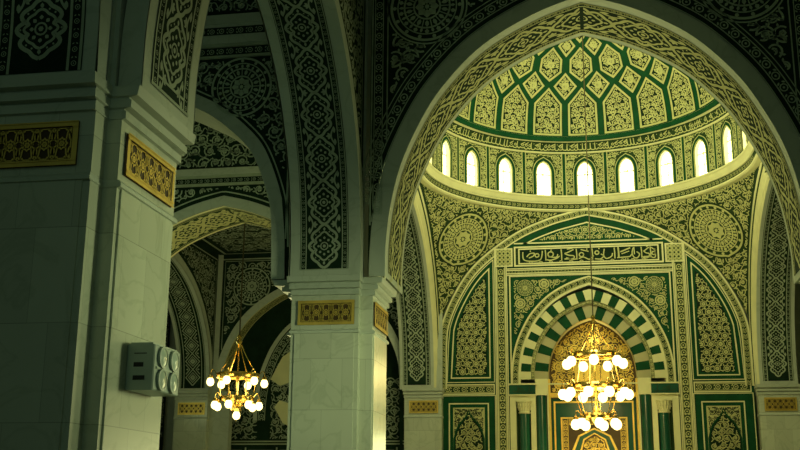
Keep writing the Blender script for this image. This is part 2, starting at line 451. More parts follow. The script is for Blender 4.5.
# ================================================================== PIERS
def cross(cx, cy, aL, aW, bL, bW, d=0., short=None):
    a, w, b, v = aL + d, aW + d * .3, bL + d, bW + d * .3
    br = bl = b                                  # the aisle-side arm may be shorter, with a deeper corbel
    if short == 'left': bl = bL - .20 + d * 2.1
    if short == 'right': br = bL - .20 + d * 2.1
    P = [(-w, -a), (w, -a), (w, -v), (br, -v), (br, v), (w, v), (w, a), (-w, a), (-w, v), (-bl, v), (-bl, -v), (-w, -v)]
    return np.array([(cx + x, cy + y) for x, y in P])
def rect(cx, cy, hx, hy, d=0.):
    return np.array([(cx - hx - d * .3, cy - hy - d), (cx + hx + d * .3, cy - hy - d), (cx + hx + d * .3, cy + hy), (cx - hx - d * .3, cy + hy)])
def at_z(P, z): return np.column_stack([P, np.full(len(P), z)])
CORN = [(3.69, 0), (3.695, .045), (3.78, .045), (3.785, .02), (3.80, .02), (3.81, .10), (3.89, .10), (3.90, .075), (3.915, .075), (3.925, .17), (4.03, .19), (4.03, .0)]
def grille(M, f, u0, u1, v0, v1, h, m, n):
    W = (u1 - u0) / n; H = v1 - v0
    for k in range(n):
        c = (u0 + (k + .5) * W, (v0 + v1) / 2)
        r = min(W, H) * .30
        P = []
        for j in range(24):
            a = 2 * PI * j / 24; q = r * (1.12 if j % 3 == 0 else .86); P.append((c[0] + q * math.cos(a), c[1] + q * math.sin(a)))
        M.rib(P, H * .055, f, h, m, True); flower(M, f, c, r * .62, 6, h, m)
        for sx in (-1, 1):
            for sy in (-1, 1):
                e = (c[0] + sx * W * .5, c[1] + sy * H * .5)
                t = np.linspace(0, 1, 10); M.rib(np.stack([c[0] + sx * (r * .8 + t * (W * .5 - r * .8)), c[1] + sy * (r * .7 + (H * .5 - r * .7) * np.sin(t * PI * .9))], 1), H * .05, f, h, m)
                leaf(M, f, (c[0] + sx * W * .46, c[1] + sy * H * .10), sy * PI / 2, H * .30, H * .12, h, m)
                leaf(M, f, (c[0] + sx * r * .5, c[1] + sy * H * .46), (0 if sx > 0 else PI), W * .22, H * .10, h, m)
        M.rib(circ((c[0] + W * .5, c[1]), H * .13, 12), H * .045, f, h, m, True) if k < n - 1 else None
def gold_panel(t, f, u0, u1, z0=3.14, z1=3.59, n=5, dim=None):
    M = MB(); w = .055
    M.grid(f, [u0, u1], [z0, z1], OCHRE, .012)
    o = M.build('gold_panel', t); o['label'] = 'gilded openwork panel'
    M = MB()
    for (a, b, c, d) in ((u0, u1, z0, z0 + w), (u0, u1, z1 - w, z1), (u0, u0 + w, z0 + w, z1 - w), (u1 - w, u1, z0 + w, z1 - w)):
        M.grid(f, [a, b], [c, d], GOLD, .035)
        for e in ((a, b, c, c + .012), (a, b, d - .012, d)): M.grid(f, [e[0], e[1]], [e[2], e[3]], GOLD, .045)
    fr = M.build('panel_frame', o); fr['label'] = 'raised gilded frame'
    M = MB(); grille(M, f, u0 + w + .02, u1 - w - .02, z0 + w + .015, z1 - w - .015, .026, GOLD, n)
    frame(M, f, u0 + w + .012, u1 - w - .012, z0 + w + .01, z1 - w - .01, .012, .026, GOLD)
    M.build('grille', o)
def pier(label, cx, cy, aL, aW, bL, bW, faces, kind='cross', short=None):
    ring = (lambda d=0.: cross(cx, cy, aL, aW, bL, bW, d, short)) if kind == 'cross' else (lambda d=0.: rect(cx, cy, aW, aL, d))
    t = thing('pillar', label, 'pillar', (cx, cy, FLOOR), 'marble pillars of the prayer hall')
    M = MB(); M.loft([at_z(ring(), z) for z in (FLOOR, 3.70)], MARBLE)
    # raised face slabs leave the fine vertical line near each corner
    e = .075
    for fc in faces:
        if fc == 'front': M.box(cx - aW + e, cx + aW - e, cy - aL - .02, cy - aL, FLOOR, 3.0, MARBLE)
        if fc == 'right': M.box(cx + bL, cx + bL + .02, cy - bW + e, cy + bW - e, FLOOR, 3.0, MARBLE)
        if fc == 'left': M.box(cx - bL - .02, cx - bL, cy - bW + e, cy + bW - e, FLOOR, 3.0, MARBLE)
    M.build('shaft', t)
    M = MB(); M.loft([at_z(ring(d), z) for z, d in ((2.98, 0), (2.99, .045), (3.03, .045), (3.06, .02), (3.06, 0))], STONE)
    M.build('string_course', t)
    M = MB(); M.loft([at_z(ring(d), z) for z, d in CORN], STONE); M.build('cornice', t)
    M = MB(); M.loft([at_z(ring(d), z) for z, d in ((FLOOR, .12), (FLOOR + .35, .12), (FLOOR + .42, .05), (FLOOR + .5, .0))], STONE); M.build('plinth', t)
    for fc in faces:
        if fc == 'front': gold_panel(t, planeY(cy - aL), cx - .53 + .03, cx + .53 + .03)
        if fc == 'right': gold_panel(t, planeX(cx + bL, 1), cy - .62, cy + .62)
        if fc == 'left': gold_panel(t, planeX(cx - bL, -1), cy - .62, cy + .62)
    return t
NP = dict(cx=-5.42, cy=10.22, aL=1.0, aW=.71, bL=.86, bW=.73)
MP = dict(cx=-4.83, cy=19.77, aL=.85, aW=.635, bL=.86, bW=.68)
pier('large marble pillar nearest the viewer with a grey lamp box on it', faces=('front', 'right'), **NP)
pier('marble pillar standing mid-picture left of the tall lit arch', faces=('front', 'right'), short='left', **MP)
pier('marble pillar at the right edge of the photo under the foot of the tall lit arch', faces=('front', 'left'), short='right', **{**MP, 'cx': 4.83})
for sx, lb in ((-1, 'wall pillar left of the green mihrab panels, under a diamond-patterned arch foot'), (1, 'wall pillar right of the green mihrab panels, under a diamond-patterned arch foot')):
    pier(lb, sx * 6.15, 38.98, .28, .68, 0, 0, ('front',), 'rect')
pier('far marble pillar in the left aisle behind the smaller chandelier', -14.95, 38.98, .28, .64, 0, 0, ('front',), 'rect')

# solid cores that carry the arches above each pier
M = MB()
for c, up in ((NP, 11.2), (MP, 11.2), ({**MP, 'cx': 4.83}, 11.2)):
    P = cross(c['cx'], c['cy'], c['bW'] + .06, c['aW'] - .01, c['aW'] + .04, c['bW'] - .01)
    M.loft([at_z(P, 4.0), at_z(P, up)], STONE)
struct(M, 'trim_1', 'plain stone corners above the pillars')

# ================================================================== NAVE ARCH (the tall lit one)
def edge_lines(M, f, us, v, h, m, w): 
    for u in us: M.rib(np.stack([np.full(len(v), u), v], 1), w, f, h, m)
A1 = Arch(3.73, 4.03, 5.33, NAVE)
y0, y1 = 19.08, 20.80
t = thing('arch', 'tall pointed arch with a carved, lit underside framing the dome and mihrab', 'arch', (0, 19.77, 4.03), 'arches with carved undersides')
f = soffX(A1, 0); vs = A1.s
M = MB(); M.grid(f, [y0, y1], vs, STONE); 
M.build('arch_underside', t, smooth=True)
M = MB(); ua, ub = y0 + .20, y1 - .17
M.grid(f, [ua, ub], np.linspace(.12, A1.len - .12, 120), INK, .006)
vv = np.linspace(.12, A1.len - .12, 160)
edge_lines(M, f, (ua + .015, ub - .015, ua + .13, ub - .13), vv, .012, BONE, .028)
strip(M, f, ua + .03, ua + .12, .12, A1.len - .12, .012, BONE, pitch=.13, lines=False)
strip(M, f, ub - .12, ub - .03, .12, A1.len - .12, .012, BONE, pitch=.13, lines=False)
chain(M, f, (ua + ub) / 2, ub - ua - .30, .15, A1.len - .15, .012, BONE, 1.22, lob=.12)
o = M.build('carved_band', t); o['label'] = 'band of interlaced medallions along the underside'
M = MB(); g = faceX(A1, 0, 18.98); M.grid(g, [0, .30], vs, STONE); M.grid(lambda uv, h: soffX(A1, 0)(np.stack([18.98 + .10 * uv[:, 0], uv[:, 1]], 1), 0), [0, 1], vs, STONE)
M.build('archivolt', t, smooth=True)
# spandrel wall above it
fw = planeY(18.97)
xs = np.linspace(-4.05, 4.05, 150); lo = np.maximum(A1.zat(xs, .30), np.where(abs(xs) > 4.0, 4.05, -99)); lo = np.where(lo < 4, 4.05, lo)
M = MB(); M.columns(fw, xs, lo, np.full(len(xs), 11.2), INK, 0., 1)
M.columns(planeY(20.82, -1), xs, np.where(A1.zat(xs, 0) < 4, 4.05, A1.zat(xs, 0)), np.full(len(xs), 16.8), PLAST, 0.)
# soft dark line, running border, field line
gA = faceX(A1, 0, 18.97)
strip(M, gA, .40, .62, 1.3, A1.len - 1.3, .010, DIM, pitch=.24)
for k in (.31, .68): M.rib(np.stack([np.full(160, k), np.linspace(1.0, A1.len - 1.0, 160)], 1), .02, gA, .010, DIM)
zo = lambda x: A1.zat(x, .70)
for sx in (-1, 1):
    fs = lambda uv, h, sx=sx: fw(np.stack([sx * uv[:, 0], uv[:, 1]], 1), h)
    strip(M, fs, -3.98, -3.80, 5.2, 11.1, .010, DIM, pitch=.22)
    M.rib([(-3.72, 6.6), (-3.72, 11.1)], .025, fs, .010, DIM); M.rib([(-4.02, 5.0), (-4.02, 11.1)], .03, fs, .011, DIM)
    reg = lambda P: (P[:, 0] > -3.66) & (P[:, 0] < -.05) & (P[:, 1] > zo(P[:, 0]) + .06) & (P[:, 1] < 11.1)
    cR = (-2.95, 9.35); rR = .72
    rosette(M, fs, cR, rR, .010, DIM, n=14); M.rib(circ(cR, rR * 1.08, 44), .03, fs, .010, DIM, True)
    scroll(M, fs, (-3.7, 0, 5.4, 11.1), .36, .010, DIM, sub(reg, cR, rR * 1.1), seed=11, w=.11)
o = M.build('spandrel_wall', t); o['label'] = 'dark spandrels stencilled with scrolling vines and a roundel'

# ================================================================== ARCADE ARCH between the two left pillars (spans along Y)
A2 = Arch(3.80, 4.03, 5.35, NAVE); CY2 = 15.0
xl = lambda y: np.interp(y, [11.0, 18.9], [-6.13, -5.47]); xr = lambda y: np.interp(y, [11.0, 18.9], [-4.62, -4.18])
sk = lambda y, u: xl(y) + (xr(y) - xl(y)) * u
f = soffY(A2, CY2, sk); vs = A2.s
t = thing('arch', 'dark arcade arch rising from the middle pillar, its underside a chain of lobed medallions', 'arch', (-5.1, CY2, 4.03), 'arches with carved undersides')
M = MB(); M.grid(f, [0, 1], vs, STONE); M.build('arch_underside', t, smooth=True)
M = MB(); fu = lambda uv, h: f(np.stack([uv[:, 0] / 1.29, uv[:, 1]], 1), h)
a, b = .185, 1.10
M.grid(fu, [a, b], np.linspace(.12, A2.len - .12, 120), INK, .006)
vv = np.linspace(.12, A2.len - .12, 150); edge_lines(M, fu, (a + .02, b - .02, a + .115, b - .115), vv, .012, PALE, .02)
for q in (.12, A2.len - .12): M.rib([(a, q), (b, q)], .02, fu, .012, PALE)
strip(M, fu, a + .03, a + .105, .12, A2.len - .12, .012, PALE, pitch=.12, lines=False); strip(M, fu, b - .105, b - .03, .12, A2.len - .12, .012, PALE, pitch=.12, lines=False)
chain(M, fu, (a + b) / 2, b - a - .26, .22, A2.len - .15, .012, PALE, .80, lob=.12)
M.build('carved_band', t)
M = MB(); g = faceY(A2, CY2, lambda y: xr(y) + .03); M.grid(g, [0, .22], vs, STONE); g = faceY(A2, CY2, lambda y: xl(y) - .03, -1); M.grid(g, [0, .22], vs, STONE)
M.grid(lambda uv, h: soffY(A2, CY2, lambda y, u: xr(y) + .03 * u)(uv, 0), [0, 1], vs, STONE)
M.build('archivolt', t, smooth=True)
M = MB()
for xf, sg in ((xr, 1), (xl, -1)):
    fp = lambda uv, h, xf=xf, sg=sg: np.stack([xf(uv[:, 0]) + sg * h, uv[:, 0], uv[:, 1]], 1)
    ys = np.linspace(11.0, 19.0, 120); lo = A2.zat(ys - CY2, .22); lo = np.where(lo < 4, 4.05, lo)
    M.columns(fp, ys, lo, np.full(len(ys), 11.2), INK)
    if sg > 0:
        reg = lambda P: (P[:, 0] < 18.75) & (P[:, 0] > 11.2) & (P[:, 1] > A2.zat(P[:, 0] - CY2, .34)) & (P[:, 1] < 11.1)
        scroll(M, fp, (11.2, 18.8, 5, 11.1), .36, .010, PALE, reg, seed=5, w=.12)
        M.rib([(18.8, 5.0), (18.8, 11.1)], .04, fp, .01, DIM)
    M.rib(np.stack([np.full(140, .30), np.linspace(1., A2.len - 1, 140)], 1), .03, faceY(A2, CY2, xf, sg), .010, DIM)
o = M.build('spandrel_wall', t); o['label'] = 'dark spandrel faces with grey-green vine stencils'

# ================================================================== NEAR TRANSVERSE ARCH and near arcade arch (only their feet are in view)
A3 = Arch(4.40, 4.03, 6.6, NAVE)
t = thing('arch', 'nearest arch foot on the large left pillar, patterned band curving up and right', 'arch', (0, 10.22, 4.03), 'arches with carved undersides')
f = soffX(A3, 0); ya, yb = 9.55, 10.98
M = MB(); M.grid(f, [ya, yb], A3.s, STONE); M.build('arch_underside', t, smooth=True)
def big_band(M, f, a, b, v0, v1, m, pitch=.82):
    M.grid(f, [a, b], np.linspace(v0, v1, 110), INK, .006)
    vv = np.linspace(v0, v1, 140); edge_lines(M, f, (a + .025, b - .025, a + .15, b - .15), vv, .012, m, .03)
    M.rib([(a, v0 + .02), (b, v0 + .02)], .035, f, .012, m); M.rib([(a + .14, v0 + .15), (b - .14, v0 + .15)], .03, f, .012, m)
    strip(M, f, a + .045, a + .13, v0, v1, .012, m, pitch=.15, lines=False); strip(M, f, b - .13, b - .045, v0, v1, .012, m, pitch=.15, lines=False)
    chain(M, f, (a + b) / 2, b - a - .34, v0 + .17, v1 - .15, .012, m, pitch, lob=.13)
M = MB(); big_band(M, f, ya + .19, yb - .20, .14, A3.len - .14, PALE); M.build('carved_band', t)
M = MB(); g = faceX(A3, 0, yb + .02, -1); M.grid(g, [0, .25], A3.s, STONE); g = faceX(A3, 0, ya - .02, 1); M.grid(g, [0, .25], A3.s, STONE); M.build('archivolt', t, smooth=True)
M = MB()
xs = np.linspace(-4.6, 4.6, 100); lo = A3.zat(xs, .25); lo = np.where(lo < 4, 4.05, lo)
M.columns(planeY(yb + .02, -1), xs, lo, np.full(len(xs), 11.2), INK); M.columns(planeY(ya - .02, 1), xs, lo, np.full(len(xs), 11.2), INK)
M.build('spandrel_wall', t)
A4 = Arch(3.9, 4.03, 5.4, NAVE); CY4 = 9.15 - 3.9
f0 = soffY(A4, CY4); t = thing('arch', 'arch foot at the top left corner of the photo, over the nearest gold plaque', 'arch', (-5.42, CY4, 4.03), 'arches with carved undersides')
M = MB(); M.grid(f0, [-6.13, -4.72], A4.s, STONE); M.build('arch_underside', t, smooth=True)
M = MB(); big_band(M, f0, -5.80, -4.86, .10, A4.len - .07, PALE, .64); M.build('carved_band', t)
M = MB()
for xx, sg in ((-4.70, 1), (-6.15, -1)):
    fp = planeX(xx, sg); ys = np.linspace(CY4 - 4.1, CY4 + 4.1, 90); lo = A4.zat(ys - CY4, 0.); lo = np.where(lo < 4, 4.05, lo)
    M.columns(fp, ys, lo, np.full(len(ys), 11.2), STONE)
M.build('spandrel_wall', t)

# ================================================================== AISLE ARCH in the row of the middle pillar
A5 = Arch(4.3, 4.03, 4.36, ROUND); CX5 = -10.2
t = thing('arch', 'shadowed aisle arch between the two left pillars, vine roundel and banded frieze above it', 'arch', (CX5, 19.77, 4.03), 'arches with carved undersides')
f = soffX(A5, CX5)
M = MB(); M.grid(f, [19.0, 20.46], A5.s, STONE); M.build('arch_underside', t, smooth=True)
M = MB(); M.grid(faceX(A5, CX5, 18.99), [0, .26], A5.s, STONE); M.build('archivolt', t, smooth=True)
M = MB(); fp = planeY(18.98, 1, CX5)
xs = np.linspace(-4.75, 4.75, 130); lo = A5.zat(xs, .26); lo = np.where(lo < 4, 4.05, lo)
M.columns(fp, xs, lo, np.full(len(xs), 11.2), INK); M.columns(planeY(20.48, -1, CX5), xs, np.where(A5.zat(xs, 0) < 4, 4.05, A5.zat(xs, 0)), np.full(len(xs), 11.2), INK)
M.rib(np.stack([np.full(140, .33), np.linspace(.6, A5.len - .6, 140)], 1), .03, faceX(A5, CX5, 18.98), .010, DIM)
cR = (3.55, 8.02 - .1); rR = .62
reg = lambda P: (abs(P[:, 0]) < 4.5) & (P[:, 1] > A5.zat(P[:, 0], .40)) & (P[:, 1] < 8.5)
for sx in (-1, 1):
    c2 = (sx * cR[0], cR[1]); rosette(M, fp, c2, rR, .010, DIM, n=12)
scroll(M, fp, (-4.6, 4.6, 4.6, 8.5), .33, .010, DIM, lambda P: sub(sub(reg, cR, rR), (-cR[0], cR[1]), rR)(P), seed=21)
M.rib([(4.56, 4.8), (4.56, 8.5)], .03, fp, .01, DIM)
M.build('spandrel_wall', t)
M = MB()
for z0, z1, d, m in ((8.55, 8.60, .05, PALE), (8.60, 8.78, .02, INK), (8.78, 8.84, .06, PALE), (8.84, 9.02, .09, STONE), (9.02, 9.20, .06, INK), (9.20, 9.26, .08, STONE), (9.26, 9.45, .12, STONE), (9.45, 9.52, .05, INK)):
    M.box(CX5 - 4.75, CX5 + 4.72, 18.98 - d, 19.0, z0, z1, m)
strip(M, planeY(18.96, 1, CX5), -4.6, 4.6, 8.61, 8.77, .012, DIM, pitch=.2, axis='u', lines=False)
strip(M, planeY(18.92, 1, CX5), -4.6, 4.6, 9.03, 9.19, .012, DIM, pitch=.2, axis='u', lines=False)
scroll(M, planeY(18.98, 1, CX5), (-4.6, 4.6, 9.55, 11.1), .34, .01, DIM, inrect(-4.6, 4.6, 9.56, 11.1), seed=4)
M.build('frieze', t)

# ================================================================== SECOND AISLE ARCH, its underside lit
A6 = Arch(3.75, 4.03, 4.2, NAVE); CX6 = -10.32
t = thing('arch', 'lit pointed arch in the left aisle above the smaller chandelier, pale interlace underneath', 'arch', (CX6, 29.05, 4.03), 'arches with carved undersides')
f = soffX(A6, CX6); ya, yb = 28.4, 30.4
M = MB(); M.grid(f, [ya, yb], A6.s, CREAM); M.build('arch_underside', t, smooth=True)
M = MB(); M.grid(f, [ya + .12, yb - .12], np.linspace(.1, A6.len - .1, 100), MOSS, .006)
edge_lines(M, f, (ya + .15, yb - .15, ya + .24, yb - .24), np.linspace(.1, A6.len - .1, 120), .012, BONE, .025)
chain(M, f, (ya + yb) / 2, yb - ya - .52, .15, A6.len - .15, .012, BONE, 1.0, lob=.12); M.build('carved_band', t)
M = MB(); M.grid(faceX(A6, CX6, 28.38), [0, .30], A6.s, STONE); M.build('archivolt', t, smooth=True)
M = MB(); fp = planeY(28.36, 1, CX6); xs = np.linspace(-5.2, 3.7, 120); lo = A6.zat(xs, .30); lo = np.where(lo < 4, 4.05, lo)
M.columns(fp, xs, lo, np.full(len(xs), 11.2), INK); M.columns(planeY(30.42, -1, CX6), xs, np.where(A6.zat(xs, 0) < 4, 4.05, A6.zat(xs, 0)), np.full(len(xs), 11.2), INK)
M.rib(np.stack([np.full(120, .42), np.linspace(.6, A6.len - .6, 120)], 1), .04, faceX(A6, CX6, 28.36), .010, DIM)
reg = lambda P: (P[:, 0] > -5) & (P[:, 0] < 3.6) & (P[:, 1] > A6.zat(P[:, 0], .52)) & (P[:, 1] < 8.78)
scroll(M, fp, (-4.5, 3.6, 4.6, 8.8), .42, .010, DIM, reg, seed=31)
for z0, z1, d, m in ((8.82, 8.9, .05, PALE), (9.06, 9.14, .05, PALE), (9.14, 9.34, .08, STONE)): M.box(CX6 - 5.2, CX6 + 3.7, 28.36 - d, 28.38, z0, z1, m)
strip(M, fp, -4.8, 3.6, 8.91, 9.05, .012, DIM, pitch=.2, axis='u', lines=False)
scroll(M, fp, (-4.8, 3.6, 9.38, 11.1), .42, .01, DIM, inrect(-4.8, 3.6, 9.4, 11.1), seed=32)
M.build('spandrel_wall', t)
M = MB()
for sx in (-1, 1): M.box(min(sx * 5.72, sx * 7.05), max(sx * 5.72, sx * 7.05), 28.0, 29.3, FLOOR, 10.6, STONE)
M.box(-15.6, -14.1, 28.4, 30.4, FLOOR, 11.2, STONE)
struct(M, 'trim_2')

# ================================================================== LEFT AISLE, far bay
XO = -14.2
fc = planeZ(9.32)
M = MB(); M.grid(fc, [-14.25, -7.0], [30.45, 39.05], INK)
scroll(M, fc, (-14, -7.2, 29.9, 38.8), .55, .012, PALE, inrect(-13.7, -7.4, 30, 38.5), seed=41)
frame(M, fc, -14.0, -7.2, 30.5, 38.9, .10, .012, PALE)
o = struct(M, 'ceiling_1', 'dark stencilled ceiling of the far left aisle bay', None)
# back wall of the bay with a blind arch
A7 = Arch(3.42, 4.03, 4.0, FULL); CX7 = -10.5
t = thing('arch', 'blind wall arch at the left aisle end, half behind the middle pillar, pale cartouches inside', 'arch', (CX7, YW, 4.03), 'arches with carved undersides')
fp = planeY(YW, 1, CX7)
M = MB(); xs = np.linspace(-3.75, 3.55, 110); lo = A7.zat(xs, .0); lo = np.where(lo < 4, FLOOR, lo); M.columns(fp, xs, lo, np.full(len(xs), 9.4), INK)
reg = lambda P: (P[:, 0] > -3.45) & (P[:, 0] < 3.4) & (P[:, 1] > A7.zat(P[:, 0], .42)) & (P[:, 1] < 9.02)
for sx in (-1, 1):
    rosette(M, fp, (sx * 2.40, 8.05), .74, .012, PALE, n=12)
reg2 = sub(sub(reg, (2.40, 8.05), .76), (-2.40, 8.05), .76)
scroll(M, fp, (-3.5, 3.4, 4.6, 9.02), .40, .012, PALE, reg2, seed=51)
M.rib([(-3.62, 4.3), (-3.62, 9.14), (3.5, 9.14)], .06, fp, .013, PALE); M.rib([(-3.50, 5.6), (-3.50, 9.06), (3.4, 9.06)], .03, fp, .013, PALE)
M.build('spandrel_wall', t)
M = MB(); M.grid(faceX(A7, CX7, YW - .02), [0, .28], A7.s, STONE); M.build('archivolt', t, smooth=True)
f = soffX(A7, CX7); M = MB(); M.grid(f, [YW - .02, YW + .75], A7.s, CREAM)
M.grid(f, [YW + .08, YW + .66], np.linspace(.1, A7.len - .1, 90), MOSS, .006); chain(M, f, YW + .37, .52, .1, A7.len - .1, .012, BONE, .5, fine=False); edge_lines(M, f, (YW + .1, YW + .64), np.linspace(.1, A7.len - .1, 90), .012, BONE, .03)
M.build('arch_underside', t, smooth=True)
M = MB(); fb = planeY(YW + .75, 1, CX7); M.grid(fb, [-3.6, 3.6], [FLOOR, 8.4], INK)
A7b = Arch(2.22, 3.0, 4.1, NAVE)
M.grid(faceX(A7b, CX7, YW + .74), [0, .16], A7b.s, STONE, .01)
strip(M, faceX(A7b, CX7, YW + .74), -.32, -.04, 0, A7b.len, .012, PALE, pitch=.3)
xs = np.linspace(-1.7, 1.7, 40); regb = lambda P: (abs(P[:, 0]) < 1.7) & (P[:, 1] < A7b.zat(P[:, 0], -.36)) & (P[:, 1] > 2.3)
scroll(M, fb, (-1.8, 1.8, 2.2, 6.6), .36, .012, PALE, lambda P: regb(P) , seed=61)
for x0, x1 in ((-3.4, -2.2), (2.2, 3.3)): scroll(M, fb, (x0, x1, 2.2, 4.6), .40, .012, PALE, inrect(x0, x1, 2.3, 4.6), seed=62)
for z in (2.12, 2.22): M.rib([(-3.5, z), (3.5, z)], .05, fb, .013, PALE)
for x in (-3.45, -2.62, -1.4, -.2, 1.0, 2.2, 3.2): M.rib([(x, FLOOR), (x, 2.0)], .06, fb, .013, PALE)
for x0, x1 in ((-3.3, -2.75), (-2.5, -1.52), (-1.28, -.32), (-.08, .88), (1.12, 2.08), (2.32, 3.1)): M.grid(fb, [x0, x1], [FLOOR, 1.9], STONE, .01)
M.build('recess_wall', t)
M = MB()
C1 = [(-1.74, 4.55), (-1.35, 4.30), (-.9, 4.45), (-.45, 4.30), (.0, 4.6), (.5, 4.3), (.95, 4.5), (1.3, 4.4), (1.5, 4.8), (1.3, 5.3), (.9, 5.7), (.45, 5.9), (0, 6.35), (-.45, 5.95), (-.85, 5.7), (-1.3, 5.4)]
C2 = [(-1.55, 3.5), (-1.35, 3.75), (-.9, 3.62), (-.45, 3.85), (0, 3.6), (.45, 3.85), (.9, 3.6), (1.3, 3.75), (1.5, 3.4), (1.25, 2.9), (.6, 2.6), (0, 2.5), (-.6, 2.6), (-1.2, 2.9)]
for C in (C1, C2): M.poly(C, fb, .03, CREAM)
o = M.build('cartouche', t); o['label'] = 'plain cream cartouches'
# outer arcade arch of that bay, spanning along Y
A8 = Arch(4.55, 4.03, 4.3, NAVE); CY8 = 34.2
t = thing('arch', 'outer aisle arch above the far left pillar, diamond lattice on its underside', 'arch', (-14.95, CY8, 4.03), 'arches with carved undersides')
f = soffY(A8, CY8)
M = MB(); M.grid(f, [-15.58, -14.3], A8.s, STONE); M.build('arch_underside', t, smooth=True)
M = MB(); M.grid(f, [-15.45, -14.45], np.linspace(.15, A8.len - .1, 100), INK, .006); edge_lines(M, f, (-15.42, -14.48, -15.3, -14.6), np.linspace(.15, A8.len - .1, 100), .012, PALE, .03)
lattice(M, f, -14.95, .66, .25, A8.len - .2, .012, PALE, .62); M.build('carved_band', t)
M = MB(); M.grid(faceY(A8, CY8, -14.28), [0, .28], A8.s, STONE); M.build('archivolt', t, smooth=True)
M = MB(); fp = planeX(-14.29, 1); ys = np.linspace(29.7, 39.1, 100); lo = A8.zat(ys - CY8, .1); lo = np.where(lo < 4, 4.05, lo); M.columns(fp, ys, lo, np.full(len(ys), 9.4), INK)
reg = lambda P: (P[:, 0] < 38.8) & (P[:, 0] > 30) & (P[:, 1] > A8.zat(P[:, 0] - CY8, .4)) & (P[:, 1] < 9.0)
scroll(M, fp, (30, 38.9, 4.8, 9.1), .40, .012, PALE, reg, seed=71); M.rib([(38.9, 4.6), (38.9, 9.1), (30, 9.1)], .05, fp, .012, PALE)
M.build('spandrel_wall', t)
M = MB(); M.box(-16.6, -16.5, 29, 40, FLOOR, 9.0, INK); fq = planeX(-16.49, 1)
scroll(M, fq, (29.5, 39.8, 2.4, 8.8), .5, .012, PALE, inrect(29.5, 39.8, 2.4, 8.8), seed=72)
M.box(-15.5, -13.55, 39.02, 39.4, FLOOR, 4.03, STONE); M.box(-15.5, -14.10, 39.05, 39.4, 4.03, 9.4, STONE)
struct(M, 'trim_3')
# solid blocks above wall pillars
M = MB()
for sx in (-1, 1): M.box(min(sx * 5.48, sx * 6.82), max(sx * 5.48, sx * 6.82), 38.98, 39.6, 4.0, 10.6, STONE)
M.box(-15.55, -14.35, 38.98, 39.6, 4.0, 9.4, STONE)
struct(M, 'trim_4')
# ================================================================== DOME BAY
YC = 33.75; XS = -.10
WALL = [(1, 0), (.996, .275), (.975, .388), (.908, .52), (.805, .656), (.667, .767), (.463, .883), (.26, .953), (.12, .985), (0, 1.008)]
AW = Arch(5.22, 4.03, 6.28, WALL, 60)          # inner edge of the wall arch band
AS = Arch(5.2, 4.03, 5.85, NAVE, 60)           # side arches
ASo = Arch(5.32, 4.03, 6.50, WALL, 60)
for sx in (-1, 1):
    sd = 'left' if sx < 0 else 'right'
    t = thing('arch', '%s side arch of the domed bay, cream ribs, dark medallion band underneath' % sd, 'arch', (sx * 6.3, YC, 4.03), 'arches with carved undersides')
    f = soffY(AS, YC); a, b = sorted((sx * 5.69, sx * 6.95))
    M = MB(); M.grid(f, [a, b], AS.s, STONE); M.build('arch_underside', t, smooth=True)
    M = MB(); vv = np.linspace(.15, AS.len - .15, 130); M.grid(f, [a + .12, b - .12], vv, INK, .006)
    edge_lines(M, f, (a + .15, b - .15, a + .27, b - .27), vv, .012, PALE, .03)
    strip(M, f, a + .16, a + .26, .15, AS.len - .15, .012, PALE, pitch=.16, lines=False); strip(M, f, b - .26, b - .16, .15, AS.len - .15, .012, PALE, pitch=.16, lines=False)
    for q in (.17, .29): M.rib([(a + .13, q), (b - .13, q)], .03, f, .012, PALE)
    chain(M, f, (a + b) / 2, .66, .3, AS.len - .3, .012, PALE, .86, lob=.16); M.build('carved_band', t)
    M = MB(); k = np.linspace(0, 1, 10); X = [5.69, 5.62, 5.62, 5.56, 5.60, 5.55, 5.55, 5.52, 5.50, 5.50]
    mats = [CREAM, CREAM, CREAM, MOSS, CREAM, CREAM, MOSS, CREAM, CREAM]
    rows = [np.stack([np.full(len(AS.P), sx * X[i]), YC + AS.P[:, 0] * (1 - k[i]) + ASo.P[:, 0] * k[i], AS.P[:, 1] * (1 - k[i]) + ASo.P[:, 1] * k[i]], 1) for i in range(10)]
    for i in range(9): M.loft([rows[i], rows[i + 1]], mats[i], closed=False)
    M.build('rib_moulding', t, smooth=False)
    M = MB(); xs = np.linspace(28.9, 39.1, 80); z = AS.zat(xs - YC, 0.); z = np.where(z < 4, 4.05, z)
    M.columns(planeX(sx * 6.95, -sx), xs, z, np.full(len(xs), 10.6), INK)
    z = ASo.zat(xs - YC, 0.); z = np.where(z < 4, 4.05, z); m_ = xs < 34.2; M.columns(planeX(sx * 5.52, -sx), xs[m_], z[m_], np.full(m_.sum(), 10.7), INK)
    M.box(min(sx * 5.5, sx * 6.95), max(sx * 5.5, sx * 6.95), 20.46, 28.2, 9.6, 10.6, STONE)
    M.build('arch_wall', t)

